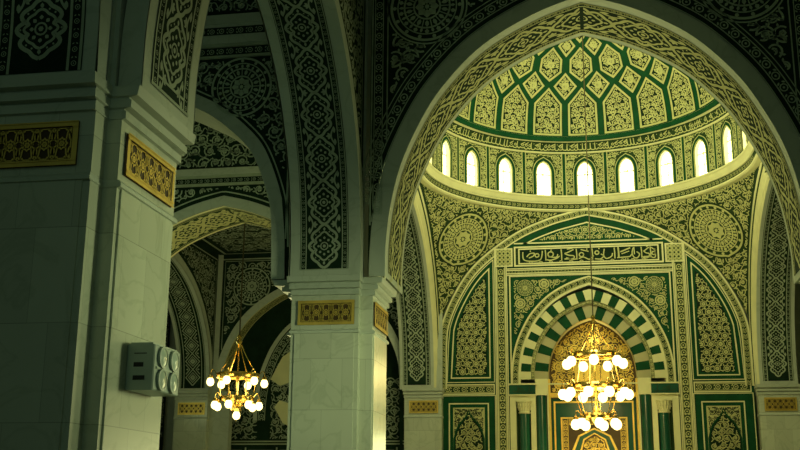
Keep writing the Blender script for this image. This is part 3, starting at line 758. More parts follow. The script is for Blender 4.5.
# -------- pendentives
ZR, RR = 10.58, 5.32
PH = np.linspace(0.0, PI / 2, 91); SS = np.linspace(0, 1, 121)
def pend_raw(ph, s):
    rb = np.minimum(5.35 / np.cos(np.clip(ph, 0, PI / 2 - 1e-4)), 5.5 / np.sin(np.clip(ph, 1e-4, PI / 2)))
    r = RR + (rb - RR) * s; rb0 = 5.35 + .15 * np.sin(ph) ** 2
    xe = np.sqrt(np.maximum(r * r - rb0 * rb0, 0)); z = AW.zat(np.minimum(xe, 5.45), .28); z = np.where(z < 4, 4.05, z)
    return r, np.minimum(z, ZR) 
RB, ZZ = pend_raw(PH[:, None] * np.ones((1, 121)), SS[None] * np.ones((91, 1)))
LL = np.concatenate([np.zeros((91, 1)), np.cumsum(np.hypot(np.diff(RB, axis=1), np.diff(ZZ, axis=1)), axis=1)], 1)
VM = np.linspace(0, 5., 251); TAB = np.array([np.interp(VM, LL[i], SS) for i in range(91)]); LMAX = LL[:, -1]
def pend(sx):
    def f(uv, h):
        ph = np.clip(uv[:, 0] / 6.2, 0, PI / 2); v = np.clip(uv[:, 1], 0, 4.999)
        a = ph / (PI / 2) * 90; i = np.minimum(a.astype(int), 89); fa = a - i; b = v / 5. * 250; j = np.minimum(b.astype(int), 249); fb = b - j
        s = (TAB[i, j] * (1 - fa) + TAB[i + 1, j] * fa) * (1 - fb) + (TAB[i, j + 1] * (1 - fa) + TAB[i + 1, j + 1] * fa) * fb
        r, z = pend_raw(ph, s); r = r - h * .8; z = z - h * .6
        return np.stack([sx * r * np.sin(ph), YC + r * np.cos(ph), z], 1)
    return f
PC = (6.2 * .80, 1.55)
for sx in (-1, 1):
    f = pend(sx); sd = 'left' if sx < 0 else 'right'
    t = thing('pendentive', 'curved corner under the %s of the dome, scrollwork around a wheel-shaped roundel' % sd, 'pendentive', (sx * 5.2, YC + 4.8, 7.0), 'pendentives under the dome')
    M = MB(); rr, zz = RB, ZZ; P3 = np.stack([sx * rr * np.sin(PH)[:, None], YC + rr * np.cos(PH)[:, None], zz], 2)[:, ::3]
    M.loft([P3[k] for k in range(91)], MOSS, closed=False)
    R_ = 1.03
    reg = lambda P: sub(lambda Q: (Q[:, 1] > .12) & (Q[:, 1] < np.interp(Q[:, 0] / 6.2, PH, LMAX) - .06) & (Q[:, 0] > .9) & (Q[:, 0] < 9.2), PC, R_ * 1.06)(P)
    scroll(M, f, (.7, 9.3, .1, 4.9), .36, .03, BONE, reg, seed=80, w=.085)
    M.rib(np.stack([np.linspace(.2, 9.2, 60), np.full(60, .06)], 1), .05, f, .03, BONE)
    M.build('scroll_field', t, smooth=True)
    M = MB()
    for q0, q1 in zip((1., .8, .6, .4, .2), (.8, .6, .4, .2, .001)): polyframe(M, f, circ(PC, R_ * q0, 40), circ(PC, R_ * q1, 40), .04, MOSS)
    rosette(M, f, PC, R_, .055, BONE, n=18)
    for k in range(36):
        a = 2 * PI * k / 36; d = np.array((math.cos(a), math.sin(a))); M.rib([np.array(PC) + d * R_ * .64, np.array(PC) + d * R_ * .78], .03, f, .055, BONE)
    M.build('roundel', t)

# -------- dome, swept round the back half and carried forward as a short vault
def stad(R, n=72, y_front=20.5):
    a = np.linspace(-PI / 2, PI / 2, n); P = [(-R, y_front)] + [(R * math.sin(x), YC + R * math.cos(x)) for x in a] + [(R, y_front)]
    return np.array(P)
td = thing('dome', 'great dome over a ring of bright arched windows, pale star-net panels on green', 'dome', (0, YC, ZR))
def sweep(M, prof, mats, n=72):
    for i in range(len(prof) - 1):
        (r0, z0), (r1, z1) = prof[i], prof[i + 1]
        M.loft([at_z(stad(r0, n), z0), at_z(stad(r1, n), z1)], mats[i], closed=False)
M = MB(); prof = [(5.6, 10.52), (5.34, 10.52), (5.28, 10.56), (5.28, 10.61), (5.32, 10.62), (5.26, 10.79), (5.21, 10.80), (5.19, 10.84), (5.23, 10.86), (5.14, 11.0), (5.10, 11.03), (5.10, 11.09), (5.26, 11.09)]
sweep(M, prof, [CREAM, CREAM, CREAM, MOSS, MOSS, CREAM, CREAM, MOSS, CREAM, CREAM, CREAM, CREAM])
rm = lambda r0, z0, r1, z1: (lambda uv, h: np.stack([(r0 + (r1 - r0) * uv[:, 1] - h) * np.sin(uv[:, 0] / 5.), YC + (r0 + (r1 - r0) * uv[:, 1] - h) * np.cos(uv[:, 0] / 5.), z0 + (z1 - z0) * uv[:, 1]], 1))
q = rm(5.32, 10.62, 5.26, 10.79); g = lambda uv, h: q(np.stack([uv[:, 0], uv[:, 1] / .17], 1), h)
strip(M, g, -7.8, 7.8, .01, .16, .012, BONE, pitch=.19, axis='u', lines=False)
o = M.build('cornice', td); o['label'] = 'cream ring cornice under the windows'
NWIN = 21; AZ = 2 * PI / NWIN; ZS, ZT = 11.09, 12.72; RD = 5.12
# wall of the drum with arched openings: one cell per window
hole = Arch(.27, ZS + .78, .50, NAVE, 14)
HP = np.vstack([[(-.27, ZS + .02)], hole.P, [(.27, ZS + .02)]])
def cyl(az, R=RD): return lambda uv, h: np.stack([(R - h) * np.sin(az + uv[:, 0] / R), YC + (R - h) * np.cos(az + uv[:, 0] / R), uv[:, 1]], 1)
hw = RD * AZ / 2
def outline(n_pts, w, z0, z1, ref):
    c = np.array((0, ZS + .7)); out = []
    for p in ref:
        d = p - c; k = min(w / abs(d[0]) if abs(d[0]) > 1e-6 else 9e9, ((z1 - c[1]) / d[1]) if d[1] > 0 else ((z0 - c[1]) / d[1] if d[1] < 0 else 9e9))
        out.append(c + d * k)
    return np.array(out)
M = MB()
OUT = outline(len(HP), hw, ZS - .001, ZT, HP)
# make sure the corners of the cell are reached
for i, tgt in ((0, (-hw, ZS)), (len(HP) - 1, (hw, ZS))): OUT[i] = tgt
for tgt in ((-hw, ZT), (hw, ZT)):
    i = np.argmin(np.hypot(OUT[:, 0] - tgt[0], OUT[:, 1] - tgt[1])); OUT[i] = tgt
for k in range(-5, 6):
    f = cyl(k * AZ); n = len(HP); i = np.arange(n - 1)
    M.add(f(np.vstack([HP, OUT]), 0), np.stack([i, i + 1, i + 1 + n, i + n], 1), MOSS)
    fo = cyl(k * AZ, 5.50); M.add(np.vstack([f(HP, 0), fo(HP, 0)]), np.stack([i, i + 1, i + 1 + n, i + n], 1), CREAM)
    reg = lambda P: (abs(P[:, 0]) < hw - .07) & (~inpoly(np.vstack([HP[:1] + (-.17, -.5), HP[1:-1] + np.stack([np.sign(HP[1:-1, 0]) * .17, np.where(abs(HP[1:-1, 0]) < .2, .22, .1)], 1), HP[-1:] + (.17, -.5)]))(P)) & (P[:, 1] < ZT - .04) & (P[:, 1] > ZS + .04)
    scroll(M, f, (-hw, hw, ZS, ZT), .20, .012, BONE, reg, seed=90, w=.12)
    M.grid(f, [hw - .045, hw + .045], [ZS, ZT], GREEN, .02)
    for u in (hw - .07, hw + .07): M.grid(f, [u - .018, u + .018], [ZS, ZT], BONE, .015)
for sx in (-1, 1): M.grid(planeX(sx * 5.12, -sx), [20.5, YC - .7], [ZS, ZT], MOSS)
M.build('drum', td)
M = MB(); prof = [(5.12, 12.70), (5.06, 12.72), (5.06, 12.76), (5.09, 12.77), (4.95, 13.10), (4.91, 13.11), (4.89, 13.16), (4.85, 13.18), (4.83, 13.23), (4.71, 13.25)]
sweep(M, prof, [CREAM, CREAM, CREAM, MOSS, CREAM, CREAM, GREEN, CREAM, CREAM])
q = rm(5.09, 12.77, 4.95, 13.10); g = lambda uv, h: q(np.stack([uv[:, 0], uv[:, 1] / .36], 1), h)
script_band(M, g, -7.6, 7.6, .03, .33, .014, BONE, seed=8)
o = M.build('lettered_band', td); o['label'] = 'band of running script above the windows'
# shell
RS, ZB = 4.72, 13.06
M = MB(); rings = []
for ph in np.linspace(0, PI / 2, 28): rings.append(at_z(stad(max(RS * math.cos(ph), .01)), ZB + RS * math.sin(ph)))
M.loft(rings, GREEN, closed=False); M.build('shell', td, smooth=True)
def sph(az):   # u = azimuth arc (at the equator), v = elevation in radians
    return lambda uv, h: np.stack([(RS - h) * np.cos(uv[:, 1]) * np.sin(az + uv[:, 0]), YC + (RS - h) * np.cos(uv[:, 1]) * np.cos(az + uv[:, 0]), ZB + (RS - h) * np.sin(uv[:, 1])], 1)
D = math.radians
def shrink(P, d):   # inset by d metres in (az, el)
    P = np.asarray(P, float); c = P.mean(0); S = np.array([RS * math.cos(c[1]), RS]); return offset_poly(P * S, d) / S
def dens(P, k=5):
    P = np.asarray(P, float); out = []
    for a, b in zip(P, np.roll(P, -1, 0)):
        for t in np.arange(k) / k: out.append(a + (b - a) * t)
    return np.array(out)
AZ = 2 * PI / 22; h_ = AZ / 2
KINDS = {
 'lower': [(-h_ * .82, D(2.6)), (h_ * .82, D(2.6)), (h_ * .82, D(17.2)), (0, D(24.6)), (-h_ * .82, D(17.2))],
 'diamond': [(0, D(19.0)), (h_ * .72, D(25.2)), (0, D(31.5)), (-h_ * .72, D(25.2))],
 'hexagon': [(0, D(27.2)), (h_ * .74, D(31.6)), (h_ * .74, D(37.6)), (0, D(43.2)), (-h_ * .74, D(37.6)), (-h_ * .74, D(31.6))],
 'upper': [(0, D(38.6)), (h_ * .66, D(43.8)), (0, D(49.)), (-h_ * .66, D(43.8))],
 'kite': [(0, D(45.)), (h_ * .78, D(50.5)), (h_ * .5, D(62.)), (0, D(68.)), (-h_ * .5, D(62.)), (-h_ * .78, D(50.5))],
}
proto = {}
for nm, P in KINDS.items():
    f = sph(0.); P = np.array(P); S = np.array([RS * math.cos(P.mean(0)[1]), RS])
    A_, B_, C_ = dens(P), dens(shrink(P, .075)), dens(shrink(P, .095))
    M = MB(); polyframe(M, f, A_, B_, .05, BONE); M.field(B_, f, .02, INK)
    fm = lambda uv, h, S=S: f(uv / S, h)
    Q = C_ * S; reg = inpoly(Q); lo, hi = Q.min(0), Q.max(0)
    if nm == 'lower': 
        scroll(M, fm, (lo[0], hi[0], lo[1], hi[1]), .24, .032, BONE, reg, seed=101, w=.13)
    else: scroll(M, fm, (lo[0], hi[0], lo[1], hi[1]), .22, .032, BONE, reg, seed=102, w=.13); flower(M, fm, P.mean(0) * S, .16, 8, .036, BONE)
    o = M.build('dome_panel', td); proto[nm] = o
    hs = AZ / 2 if nm in ('diamond', 'upper') else 0
    first = True
    for k in range(-5, 6):
        az = k * AZ + hs
        if abs(az) > PI / 2 + .02: continue
        c = o if first else o.copy()
        if not first: COL.objects.link(c); c.parent = td
        first = False; c.rotation_euler = (0, 0, -az)

# -------- windows of the drum
AZ = 2 * PI / NWIN
def window(n, k):
    az = k * AZ
    w = bpy.data.objects.new('window_%d' % n, None); COL.objects.link(w); w.location = (XS + RD * math.sin(az), YC + RD * math.cos(az), ZS); w.rotation_euler = (0, 0, -az)
    w['kind'] = 'structure'; w['label'] = 'bright arched window in the ring below the dome'; w['category'] = 'window'
    return w
def local(uv, h): return np.stack([uv[:, 0], -h * np.ones(len(uv)), uv[:, 1] - ZS], 1)
w0 = None
for n, k in enumerate(range(-5, 6), 1):
    w = window(n, k)
    if w0 is None:
        Z3 = np.zeros(3)
        M = MB(); M.poly(np.vstack([HP]), lambda uv, h: local(uv, h) + (0, .16, 0), 0, PANE, cen=(0, ZS + .6)); p = M.build('window_pane', w, off=Z3, local=True)
        M = MB(); o1 = HP + np.stack([np.sign(HP[:, 0]) * .0, np.zeros(len(HP))], 1)
        def grow(d): 
            c = HP.copy(); Tn = np.gradient(HP, axis=0); Tn /= np.linalg.norm(Tn, axis=1)[:, None]; N_ = np.stack([-Tn[:, 1], Tn[:, 0]], 1)
            N_[0] = (-1, 0); N_[-1] = (1, 0); N_[len(HP) // 2] = (0, 1.2); return c + N_ * d
        def ring_(a, b, h, m):
            P, Q = grow(a), grow(b); i = np.arange(len(P) - 1); n_ = len(P); M.add(local(np.vstack([P, Q]), h), np.stack([i, i + 1, i + 1 + n_, i + n_], 1), m)
        ring_(-.01, .035, .035, BONE); ring_(.035, .135, .028, GREEN); ring_(.135, .165, .035, BONE)
        fr = M.build('window_frame', w, off=Z3, local=True)
        M = MB()
        M.box(-.28, .28, .12, .16, .80, .84, CREAM); M.box(-.012, .012, .12, .16, .03, .82, CREAM); M.box(-.28, .28, .12, .16, .40, .415, CREAM)
        for a in (.6, PI / 2, PI - .6): M.tube([(0, .14, .84), (.34 * math.cos(a) * .8, .14, .82 + .36 * math.sin(a))], .012, CREAM, 5)
        br = M.build('glazing_bar', w, off=Z3, local=True); w0 = (p, fr, br)
    else:
        for o in w0:
            c = o.copy(); COL.objects.link(c); c.parent = w

# ================================================================== MIHRAB WALL
fy = planeY(YW)
M = MB(); xs = np.linspace(-5.5, 5.5, 160); zt = np.minimum(AW.zat(xs, .15), 10.6); zt = np.where(zt < 4, 4.05, zt)
lo = np.where(abs(xs) < 2.9, 8.1, FLOOR); M.columns(fy, xs, lo, zt, GREEN); struct(M, 'wall_mihrab')
M = MB(); 
g = faceX(AW, 0, YW - .02)
M.grid(g, [0, .045], AW.s, CREAM, .03); M.grid(g, [.24, .30], AW.s, CREAM, .03); M.grid(g, [.045, .24], AW.s, MOSS, .01)
strip(M, g, .05, .235, 0, AW.len, .02, BONE, pitch=.2)
o = tag(M.build('arch_band', off=np.zeros(3)), 'slender ornamental arch band across the mihrab wall below the dome', 'arch')
# upper quarter-arch panels
for sx in (-1, 1):
    sd = 'left' if sx < 0 else 'right'
    fs = lambda uv, h, sx=sx: fy(np.stack([sx * uv[:, 0], uv[:, 1]], 1), h)
    t = thing('decorative_panel', 'tall green quarter-arch panel of flower scrolls on the %s of the mihrab' % sd, 'panel', (sx * 4.5, YW, 4.2), 'quarter-arch panels')
    ex = np.linspace(3.52, 5.16, 30)
    def outl(d):
        x0, x1 = 3.50 + d, 5.20 - d; zb = 4.28 + d; xx = np.linspace(x0, x1, 30); zz = np.maximum(AW.zat(xx, -.06 - d), zb)
        return np.vstack([[(x0, zb)], [(x1, zb)], np.stack([xx, zz], 1)[::-1]])
    M = MB(); P0, P1, P2, P3 = outl(.0), outl(.12), outl(.165), outl(.25)
    M.poly(P0, fs, .015, GREEN, cen=(4.2, 6.)); M.build('ground', t)
    M = MB(); polyframe(M, fs, P1, P2, .05, CREAM); polyframe(M, fs, outl(-.03), outl(0.), .04, CREAM); M.build('frame_line', t)
    M = MB(); M.poly(P3, fs, .020, INK, cen=(4.2, 6.)); reg = inpoly(P3); blossoms(M, fs, (3.74, 5.0, 4.5, 8.9), .33, .035, BONE, reg, seed=7); M.build('flower_field', t)
    t = tag((lambda M: (M.grid(fs, [3.48, 5.42], [3.82, 4.2], MOSS, .01), frame(M, fs, 3.48, 5.42, 3.82, 4.2, .045, .03, CREAM), strip(M, fs, 3.55, 5.35, 3.88, 4.14, .02, BONE, pitch=.28, axis='u'), M.build('ornament_strip', off=np.zeros(3)))[-1])(MB()), 'narrow horizontal ornament strip between the two green panels %s of the mihrab' % sd, 'panel', 'ornament strips')
    t = thing('decorative_panel', 'lower green panel with an ogee-topped flower cartouche %s of the mihrab' % sd, 'panel', (sx * 4.5, YW, FLOOR), 'ogee panels')
    M = MB(); M.grid(fs, [3.48, 5.44], [FLOOR, 3.78], GREEN, .015); M.build('ground', t)
    M = MB(); frame(M, fs, 3.70, 5.16, -.6, 3.52, .045, .05, CREAM); frame(M, fs, 3.45, 5.47, FLOOR, 3.80, .03, .04, CREAM); M.build('frame_line', t)
    M = MB(); M.grid(fs, [3.86, 5.0], [-.45, 3.36], BONE, .02)
    kx = np.array([.0, .06, .16, .32, .46, .54, .54]); kz = np.array([3.30, 3.10, 2.96, 2.80, 2.55, 2.25, -.40]); cx = 4.43
    OG = np.vstack([np.stack([cx - kx[::-1], kz[::-1]], 1), np.stack([cx + kx[1:], kz[1:]], 1)])
    M.poly(OG, fs, .026, INK, cen=(cx, 1.5)); M.rib(OG, .05, fs, .04, GREEN); 
    sc_ = .94; OGi = np.stack([cx + (OG[:, 0] - cx) * .90, OG[:, 1] - .06], 1)
    scroll(M, fs, (cx - .56, cx + .56, -.4, 3.3), .27, .034, BONE, inpoly(OGi), seed=19, w=.12)
    rg = inpoly(OG); scroll(M, fs, (3.88, 5.0, 2.3, 3.36), .22, .028, INK, lambda P: ~rg(P) & inrect(3.9, 4.97, 2.3, 3.32)(P), seed=23, w=.10)
    M.build('flower_cartouche', t)
# tall frame around the mihrab
t = thing('mihrab_surround', 'tall diaper-patterned frame of two upright bands around the mihrab and inscription', 'frame', (0, YW, FLOOR))
for sx in (-1, 1):
    fs = lambda uv, h, sx=sx: fy(np.stack([sx * uv[:, 0], uv[:, 1]], 1), h)
    M = MB(); M.box(min(sx * 2.97, sx * 3.44), max(sx * 2.97, sx * 3.44), YW - .06, YW, FLOOR, 9.22, MOSS)
    for u in (2.99, 3.04, 3.37, 3.42): M.grid(fs, [u - .018, u + .018], [FLOOR, 9.22], CREAM, .075)
    strip(M, fs, 3.06, 3.35, FLOOR, 8.45, .07, BONE, pitch=.26)
    M.grid(fs, [2.75, 3.40], [8.5, 9.2], MOSS, .075); frame(M, fs, 2.75, 3.40, 8.5, 9.2, .05, .09, CREAM)
    for a in range(4):
        for b in range(4): flower(M, fs, (2.85 + a * .15, 8.62 + b * .155), .085, 4, .085, BONE)
    M.build('upright_band', t)
M = MB(); M.box(-2.97, 2.97, YW - .05, YW, 8.16, 8.44, MOSS); 
for z in (8.18, 8.24, 8.36, 8.42): M.grid(fy, [-2.97, 2.97], [z - .02, z + .02], CREAM, .065)
strip(M, fy, -2.95, 2.95, 8.26, 8.34, .06, BONE, pitch=.12, axis='u', lines=False); M.build('cross_band', t)
# inscription
t = thing('inscription_panel', 'long dark panel of interlaced Arabic calligraphy above the mihrab arch', 'sign', (0, YW, 8.5))
M = MB(); M.grid(fy, [-2.72, 2.72], [8.5, 9.26], MOSS, .02); M.grid(fy, [-2.45, 2.45], [8.62, 9.14], INK, .035); M.build('ground', t)
M = MB(); frame(M, fy, -2.70, 2.70, 8.5, 9.26, .06, .06, CREAM); frame(M, fy, -2.54, 2.54, 8.58, 9.18, .05, .06, CREAM); M.build('panel_frame', t)
M = MB(); z0_, H_ = 8.64, .48
def W(pts, w=.043): M.rib([(-2.45 + x, z0_ + y * H_) for x, y in pts], w, fy, .055, BONE)
def smooth_(pts, n=7):
    P = np.array(pts, float); out = []
    for i in range(len(P) - 1):
        p0 = P[max(i - 1, 0)]; p1, p2 = P[i], P[i + 1]; p3 = P[min(i + 2, len(P) - 1)]
        for u in np.arange(n) / n: out.append(.5 * (2 * p1 + (p2 - p0) * u + (2 * p0 - 5 * p1 + 4 * p2 - p3) * u * u + (3 * p1 - p0 - 3 * p2 + p3) * u ** 3))
    out.append(P[-1]); return out
up = lambda x, a=.12, b=.97, w=.05: W([(x - .015, b), (x, .6), (x, a)], w * .86)
bowl = lambda x, w, a=.6, d=.12: W(smooth_([(x, a), (x + .03, d + .15), (x + w * .45, d), (x + w * .9, d + .12), (x + w, a + .05)]))
loop = lambda x, y, r=.07: W([(x + r * math.cos(q), y + r * 2.0 * math.sin(q)) for q in np.linspace(0, 6.5, 14)], .045)
kaf = lambda x, w=.36: (W(smooth_([(x + w, .92), (x + w * .35, .70), (x + .02, .62), (x + w * .5, .48), (x + w, .42), (x + w * .95, .22), (x, .20)])), W([(x + .1, .96), (x + w * .9, 1.02)], .035))
dot = lambda x, y: M.poly(circ((-2.45 + x, z0_ + y * H_), .032, 4), fy, .055, BONE)
# left end: a deep bowl with a hooked letter inside, then uprights and tied letters
bowl(.08, .72, .85, .10); W(smooth_([(.22, .45), (.34, .70), (.50, .72), (.46, .5), (.30, .36)])); dot(.36, .9); loop(.6, .55)
up(.92); loop(1.1, .60, .10); W(smooth_([(.92, .2), (1.1, .14), (1.32, .28), (1.42, .45)])); dot(1.12, .92)
up(1.50); W(smooth_([(1.02, .40), (1.3, .36), (1.36, .6)])); kaf(1.60, .34); dot(1.8, .08)
up(2.05); W(smooth_([(1.66, .3), (1.9, .14), (2.05, .2)])); loop(2.22, .5, .08); W(smooth_([(2.12, .2), (2.3, .3), (2.5, .12), (2.66, .4)])); W([(2.2, .9), (2.48, .74)], .04); dot(2.42, .92)
up(2.62); loop(2.78, .62, .07); W(smooth_([(2.7, .15), (2.9, .12), (3.02, .35), (2.92, .5)])); dot(2.86, .94)
W(smooth_([(3.05, .9), (3.02, .4), (3.12, .14), (3.3, .3), (3.34, .55)])); up(3.42)
up(3.56, .2, 1.0, .07); W(smooth_([(3.5, .18), (3.7, .20), (3.95, .24), (4.02, .42)])); W([(3.62, .62), (3.98, .92)], .05); W([(3.66, .46), (3.94, .66)], .035); dot(3.8, .05); dot(3.88, .05)
W(smooth_([(4.08, .9), (4.04, .5), (4.10, .18), (4.22, .12), (4.30, .4), (4.2, .6)])); up(4.38)
kaf(4.44, .20); W(smooth_([(4.40, .2), (4.52, .08), (4.66, .2)])); up(4.12, .4); 
up(4.70); loop(4.80, .45, .06); W(smooth_([(4.70, .2), (4.78, .1), (4.86, .2), (4.84, .8)])); W([(4.72, .9), (4.85, .7)], .04)
for x in np.arange(.3, 4.7, .37): W(smooth_([(x, .02), (x + .06, .07), (x + .13, .01)], 4), .028)
o = M.build('lettering', t); o['label'] = 'pale raised calligraphy'
# floral gable above it
M = MB(); gx = np.linspace(-2.35, 2.35, 41); gz = AW.zat(gx, -.22); reg = lambda P: (P[:, 1] > 9.46) & (P[:, 1] < AW.zat(P[:, 0], -.32)) & (abs(P[:, 0]) < 2.2)
M.columns(fy, gx, np.minimum(9.36, gz), gz, GREEN, .015)
zz = AW.zat(gx, -.26); M.rib(np.stack([gx, np.maximum(zz, 9.38)], 1), .05, fy, .04, CREAM); M.rib([(-2.7, 9.38), (2.7, 9.38)], .05, fy, .04, CREAM)
blossoms(M, fy, (-2.2, 2.3, 9.38, 10.4), .34, .035, BONE, reg, seed=5)
o = M.build('flower_gable', off=np.zeros(3)); tag(o, 'low pointed green panel of pale flowers between the inscription and the arch band', 'panel')

# ================================================================== MIHRAB
t = thing('mihrab', 'golden-lit prayer niche with a pointed arch of alternating green and cream blocks', 'niche', (0, YW, FLOOR))
B1 = Arch(2.63, 4.15, 3.68, NAVE); V1 = Arch(2.18, 4.35, 2.86, NAVE); V2 = Arch(1.56, 4.35, 2.22, NAVE)
M = MB(); xs = np.linspace(-2.9, 2.9, 120); lo = B1.zat(xs, .22); lo = np.where(lo < 4, 4.15, lo); M.columns(fy, xs, lo, np.full(len(xs), 8.17), GREEN, .01)
reg = lambda P: (abs(P[:, 0]) < 2.74) & (P[:, 1] > B1.zat(P[:, 0], .36)) & (P[:, 1] < 8.0) & (P[:, 1] > 4.8)
r2 = reg
for sx in (-1, 1):
    c = (sx * 2.32, 7.70); rosette(M, fy, c, .30, .03, BONE, n=10); r2 = sub(r2, c, .33)
    for c, r in (((sx * 1.62, 7.83), .17), ((sx * 2.5, 7.12), .17)): M.rib(circ(c, r, 16), .05, fy, .03, BONE, True); flower(M, fy, c, r * .8, 6, .03, BONE); r2 = sub(r2, c, r + .03)
scroll(M, fy, (-2.8, 2.8, 4.8, 8.05), .29, .03, BONE, r2, seed=44, w=.085)
frame(M, fy, -2.9, 2.9, 4.15, 8.17, .05, .04, CREAM)
M.build('spandrel', t)
M = MB(); g = faceX(B1, 0, YW - .02); M.grid(g, [0, .24], B1.s, MOSS, .01); M.grid(g, [-.09, 0], B1.s, CREAM, .03); M.grid(g, [.20, .26], B1.s, CREAM, .03)
strip(M, g, .01, .20, 0, B1.len, .025, BONE, pitch=.24); M.build('arch_moulding', t)
def voussoirs(A, w, y, n, nm, dep):
    g = faceX(A, 0, y); L = A.len; n_ = 2 * n + 1
    for k in range(n_):
        v0, v1 = L * k / n_, L * (k + 1) / n_; m = GREEN if k % 2 == 1 else (CREAM if n > 12 else CREAM_SHADE)
        if k == 0 or k == n_ - 1: pass
        M = MB(); ks = np.linspace(v0, v1, 5)
        P = [g(np.stack([np.full(5, u), ks], 1), h) for u, h in ((.0, -dep), (.0, .03), (w, .03), (w, -dep))]
        M.loft(P, m, closed=False)
        for e in (0, 4): M.add(np.array([p[e] for p in P]), [(0, 1, 2, 3)], m)
        o = M.build('voussoir', t); o['label'] = ('green' if k % 2 else 'cream') + ' arch block'
voussoirs(V1, .385, YW + .02, 14, 'voussoir', .1)
voussoirs(V2, .49, YW + .16, 10, 'voussoir', .1)
M = MB(); g = faceX(V1, 0, YW + .04); M.grid(g, [-.14, 0.], V1.s, BONE, .02); strip(M, g, -.125, -.015, 0, V1.len, .03, INK, pitch=.16); M.build('inner_moulding', t)
# reveal and back of the niche
M = MB(); f = soffX(V2, 0); M.grid(f, [YW + .10, YW + .75], V2.s, CREAM); M.grid(f, [YW + .08, YW + .18], V2.s, GOLD, .02)
for sx in (-1, 1): M.box(min(sx * 1.56, sx * 1.62), max(sx * 1.56, sx * 1.62), YW + .1, YW + .75, FLOOR, 4.36, CREAM); M.box(min(sx * 1.50, sx * 1.57), max(sx * 1.50, sx * 1.57), YW + .08, YW + .2, FLOOR, 4.36, GOLD)
M.build('reveal', t)
M = MB(); fb = planeY(YW + .75); xs = np.linspace(-1.6, 1.6, 50); zt = V2.zat(xs, .0); zt = np.where(zt < 4, 4.36, zt)
M.columns(fb, xs, np.full(50, FLOOR), zt, OCHRE); reg = lambda P: (abs(P[:, 0]) < 1.5) & (P[:, 1] > 4.0) & (P[:, 1] < V2.zat(P[:, 0], -.05))
reg = lambda P: (abs(P[:, 0]) < 1.48) & (P[:, 1] > 3.95) & ((P[:, 1] < 4.3) | (P[:, 1] < V2.zat(P[:, 0], -.06)))
scroll(M, fb, (-1.6, 1.6, 3.9, 6.6), .30, .03, GOLD, reg, seed=55, w=.08)
for k in range(5):
    for j in range(3):
        c = (-1.2 + .6 * k, 4.25 + .62 * j)
        if reg(np.array([c]))[0]: M.rib(circ(c, .17, 12), .045, fb, .04, GOLD, True); flower(M, fb, c, .12, 6, .04, GOLD)
M.build('niche_screen', t)
M = MB(); M.box(-.62, .62, YW + .66, YW + .75, 4.02, 4.9, GOLD); M.box(-.5, .5, YW + .62, YW + .68, 4.1, 4.82, GOLD)
for x in (-.3, 0, .3): M.box(x - .02, x + .02, YW + .60, YW + .63, 4.1, 4.82, BRASS)
M.box(-1.55, 1.55, YW + .62, YW + .75, 3.76, 3.92, GOLD); o = M.build('gilded_plaque', t); o['label'] = 'plain gilded plaque and ledge inside the niche'
M = MB(); fb2 = planeY(YW + .74)
M.grid(fb2, [-1.5, 1.5], [FLOOR, 3.72], SERP, .0)
frame(M, fb2, -1.42, 1.42, FLOOR, 3.62, .06, .03, GOLD); frame(M, fb2, -1.18, 1.18, FLOOR, 3.05, .05, .03, GOLD)
M.grid(fb2, [-1.12, 1.12], [FLOOR, 2.98], OCHRE, .01)
strip(M, fb2, -1.12, -.92, FLOOR, 2.98, .03, GOLD, pitch=.2); strip(M, fb2, .92, 1.12, FLOOR, 2.98, .03, GOLD, pitch=.2); strip(M, fb2, -.9, .9, 2.78, 2.98, .03, GOLD, pitch=.2, axis='u')
for s_, m_ in ((.80, GOLD), (.72, SERP), (.55, GOLD)):
    O = [(-s_, FLOOR), (s_, FLOOR), (s_, 1.5 + s_ * .5), (s_ * .72, 2.0 + s_ * .5), (0, 2.1 + s_ * .72), (-s_ * .72, 2.0 + s_ * .5), (-s_, 1.5 + s_ * .5)]
    M.poly(O, fb2, .02 + (.8 - s_) * .05, m_, cen=(0, 1))
M.poly([(x * .9, z - .04) for x, z in O], fb2, .05, OCHRE, cen=(0, 1)); scroll(M, fb2, (-.5, .5, FLOOR, 2.5), .26, .06, GOLD, inpoly([(x * .85, z - .08) for x, z in O]), seed=66, w=.14)
M.build('niche_panel', t)
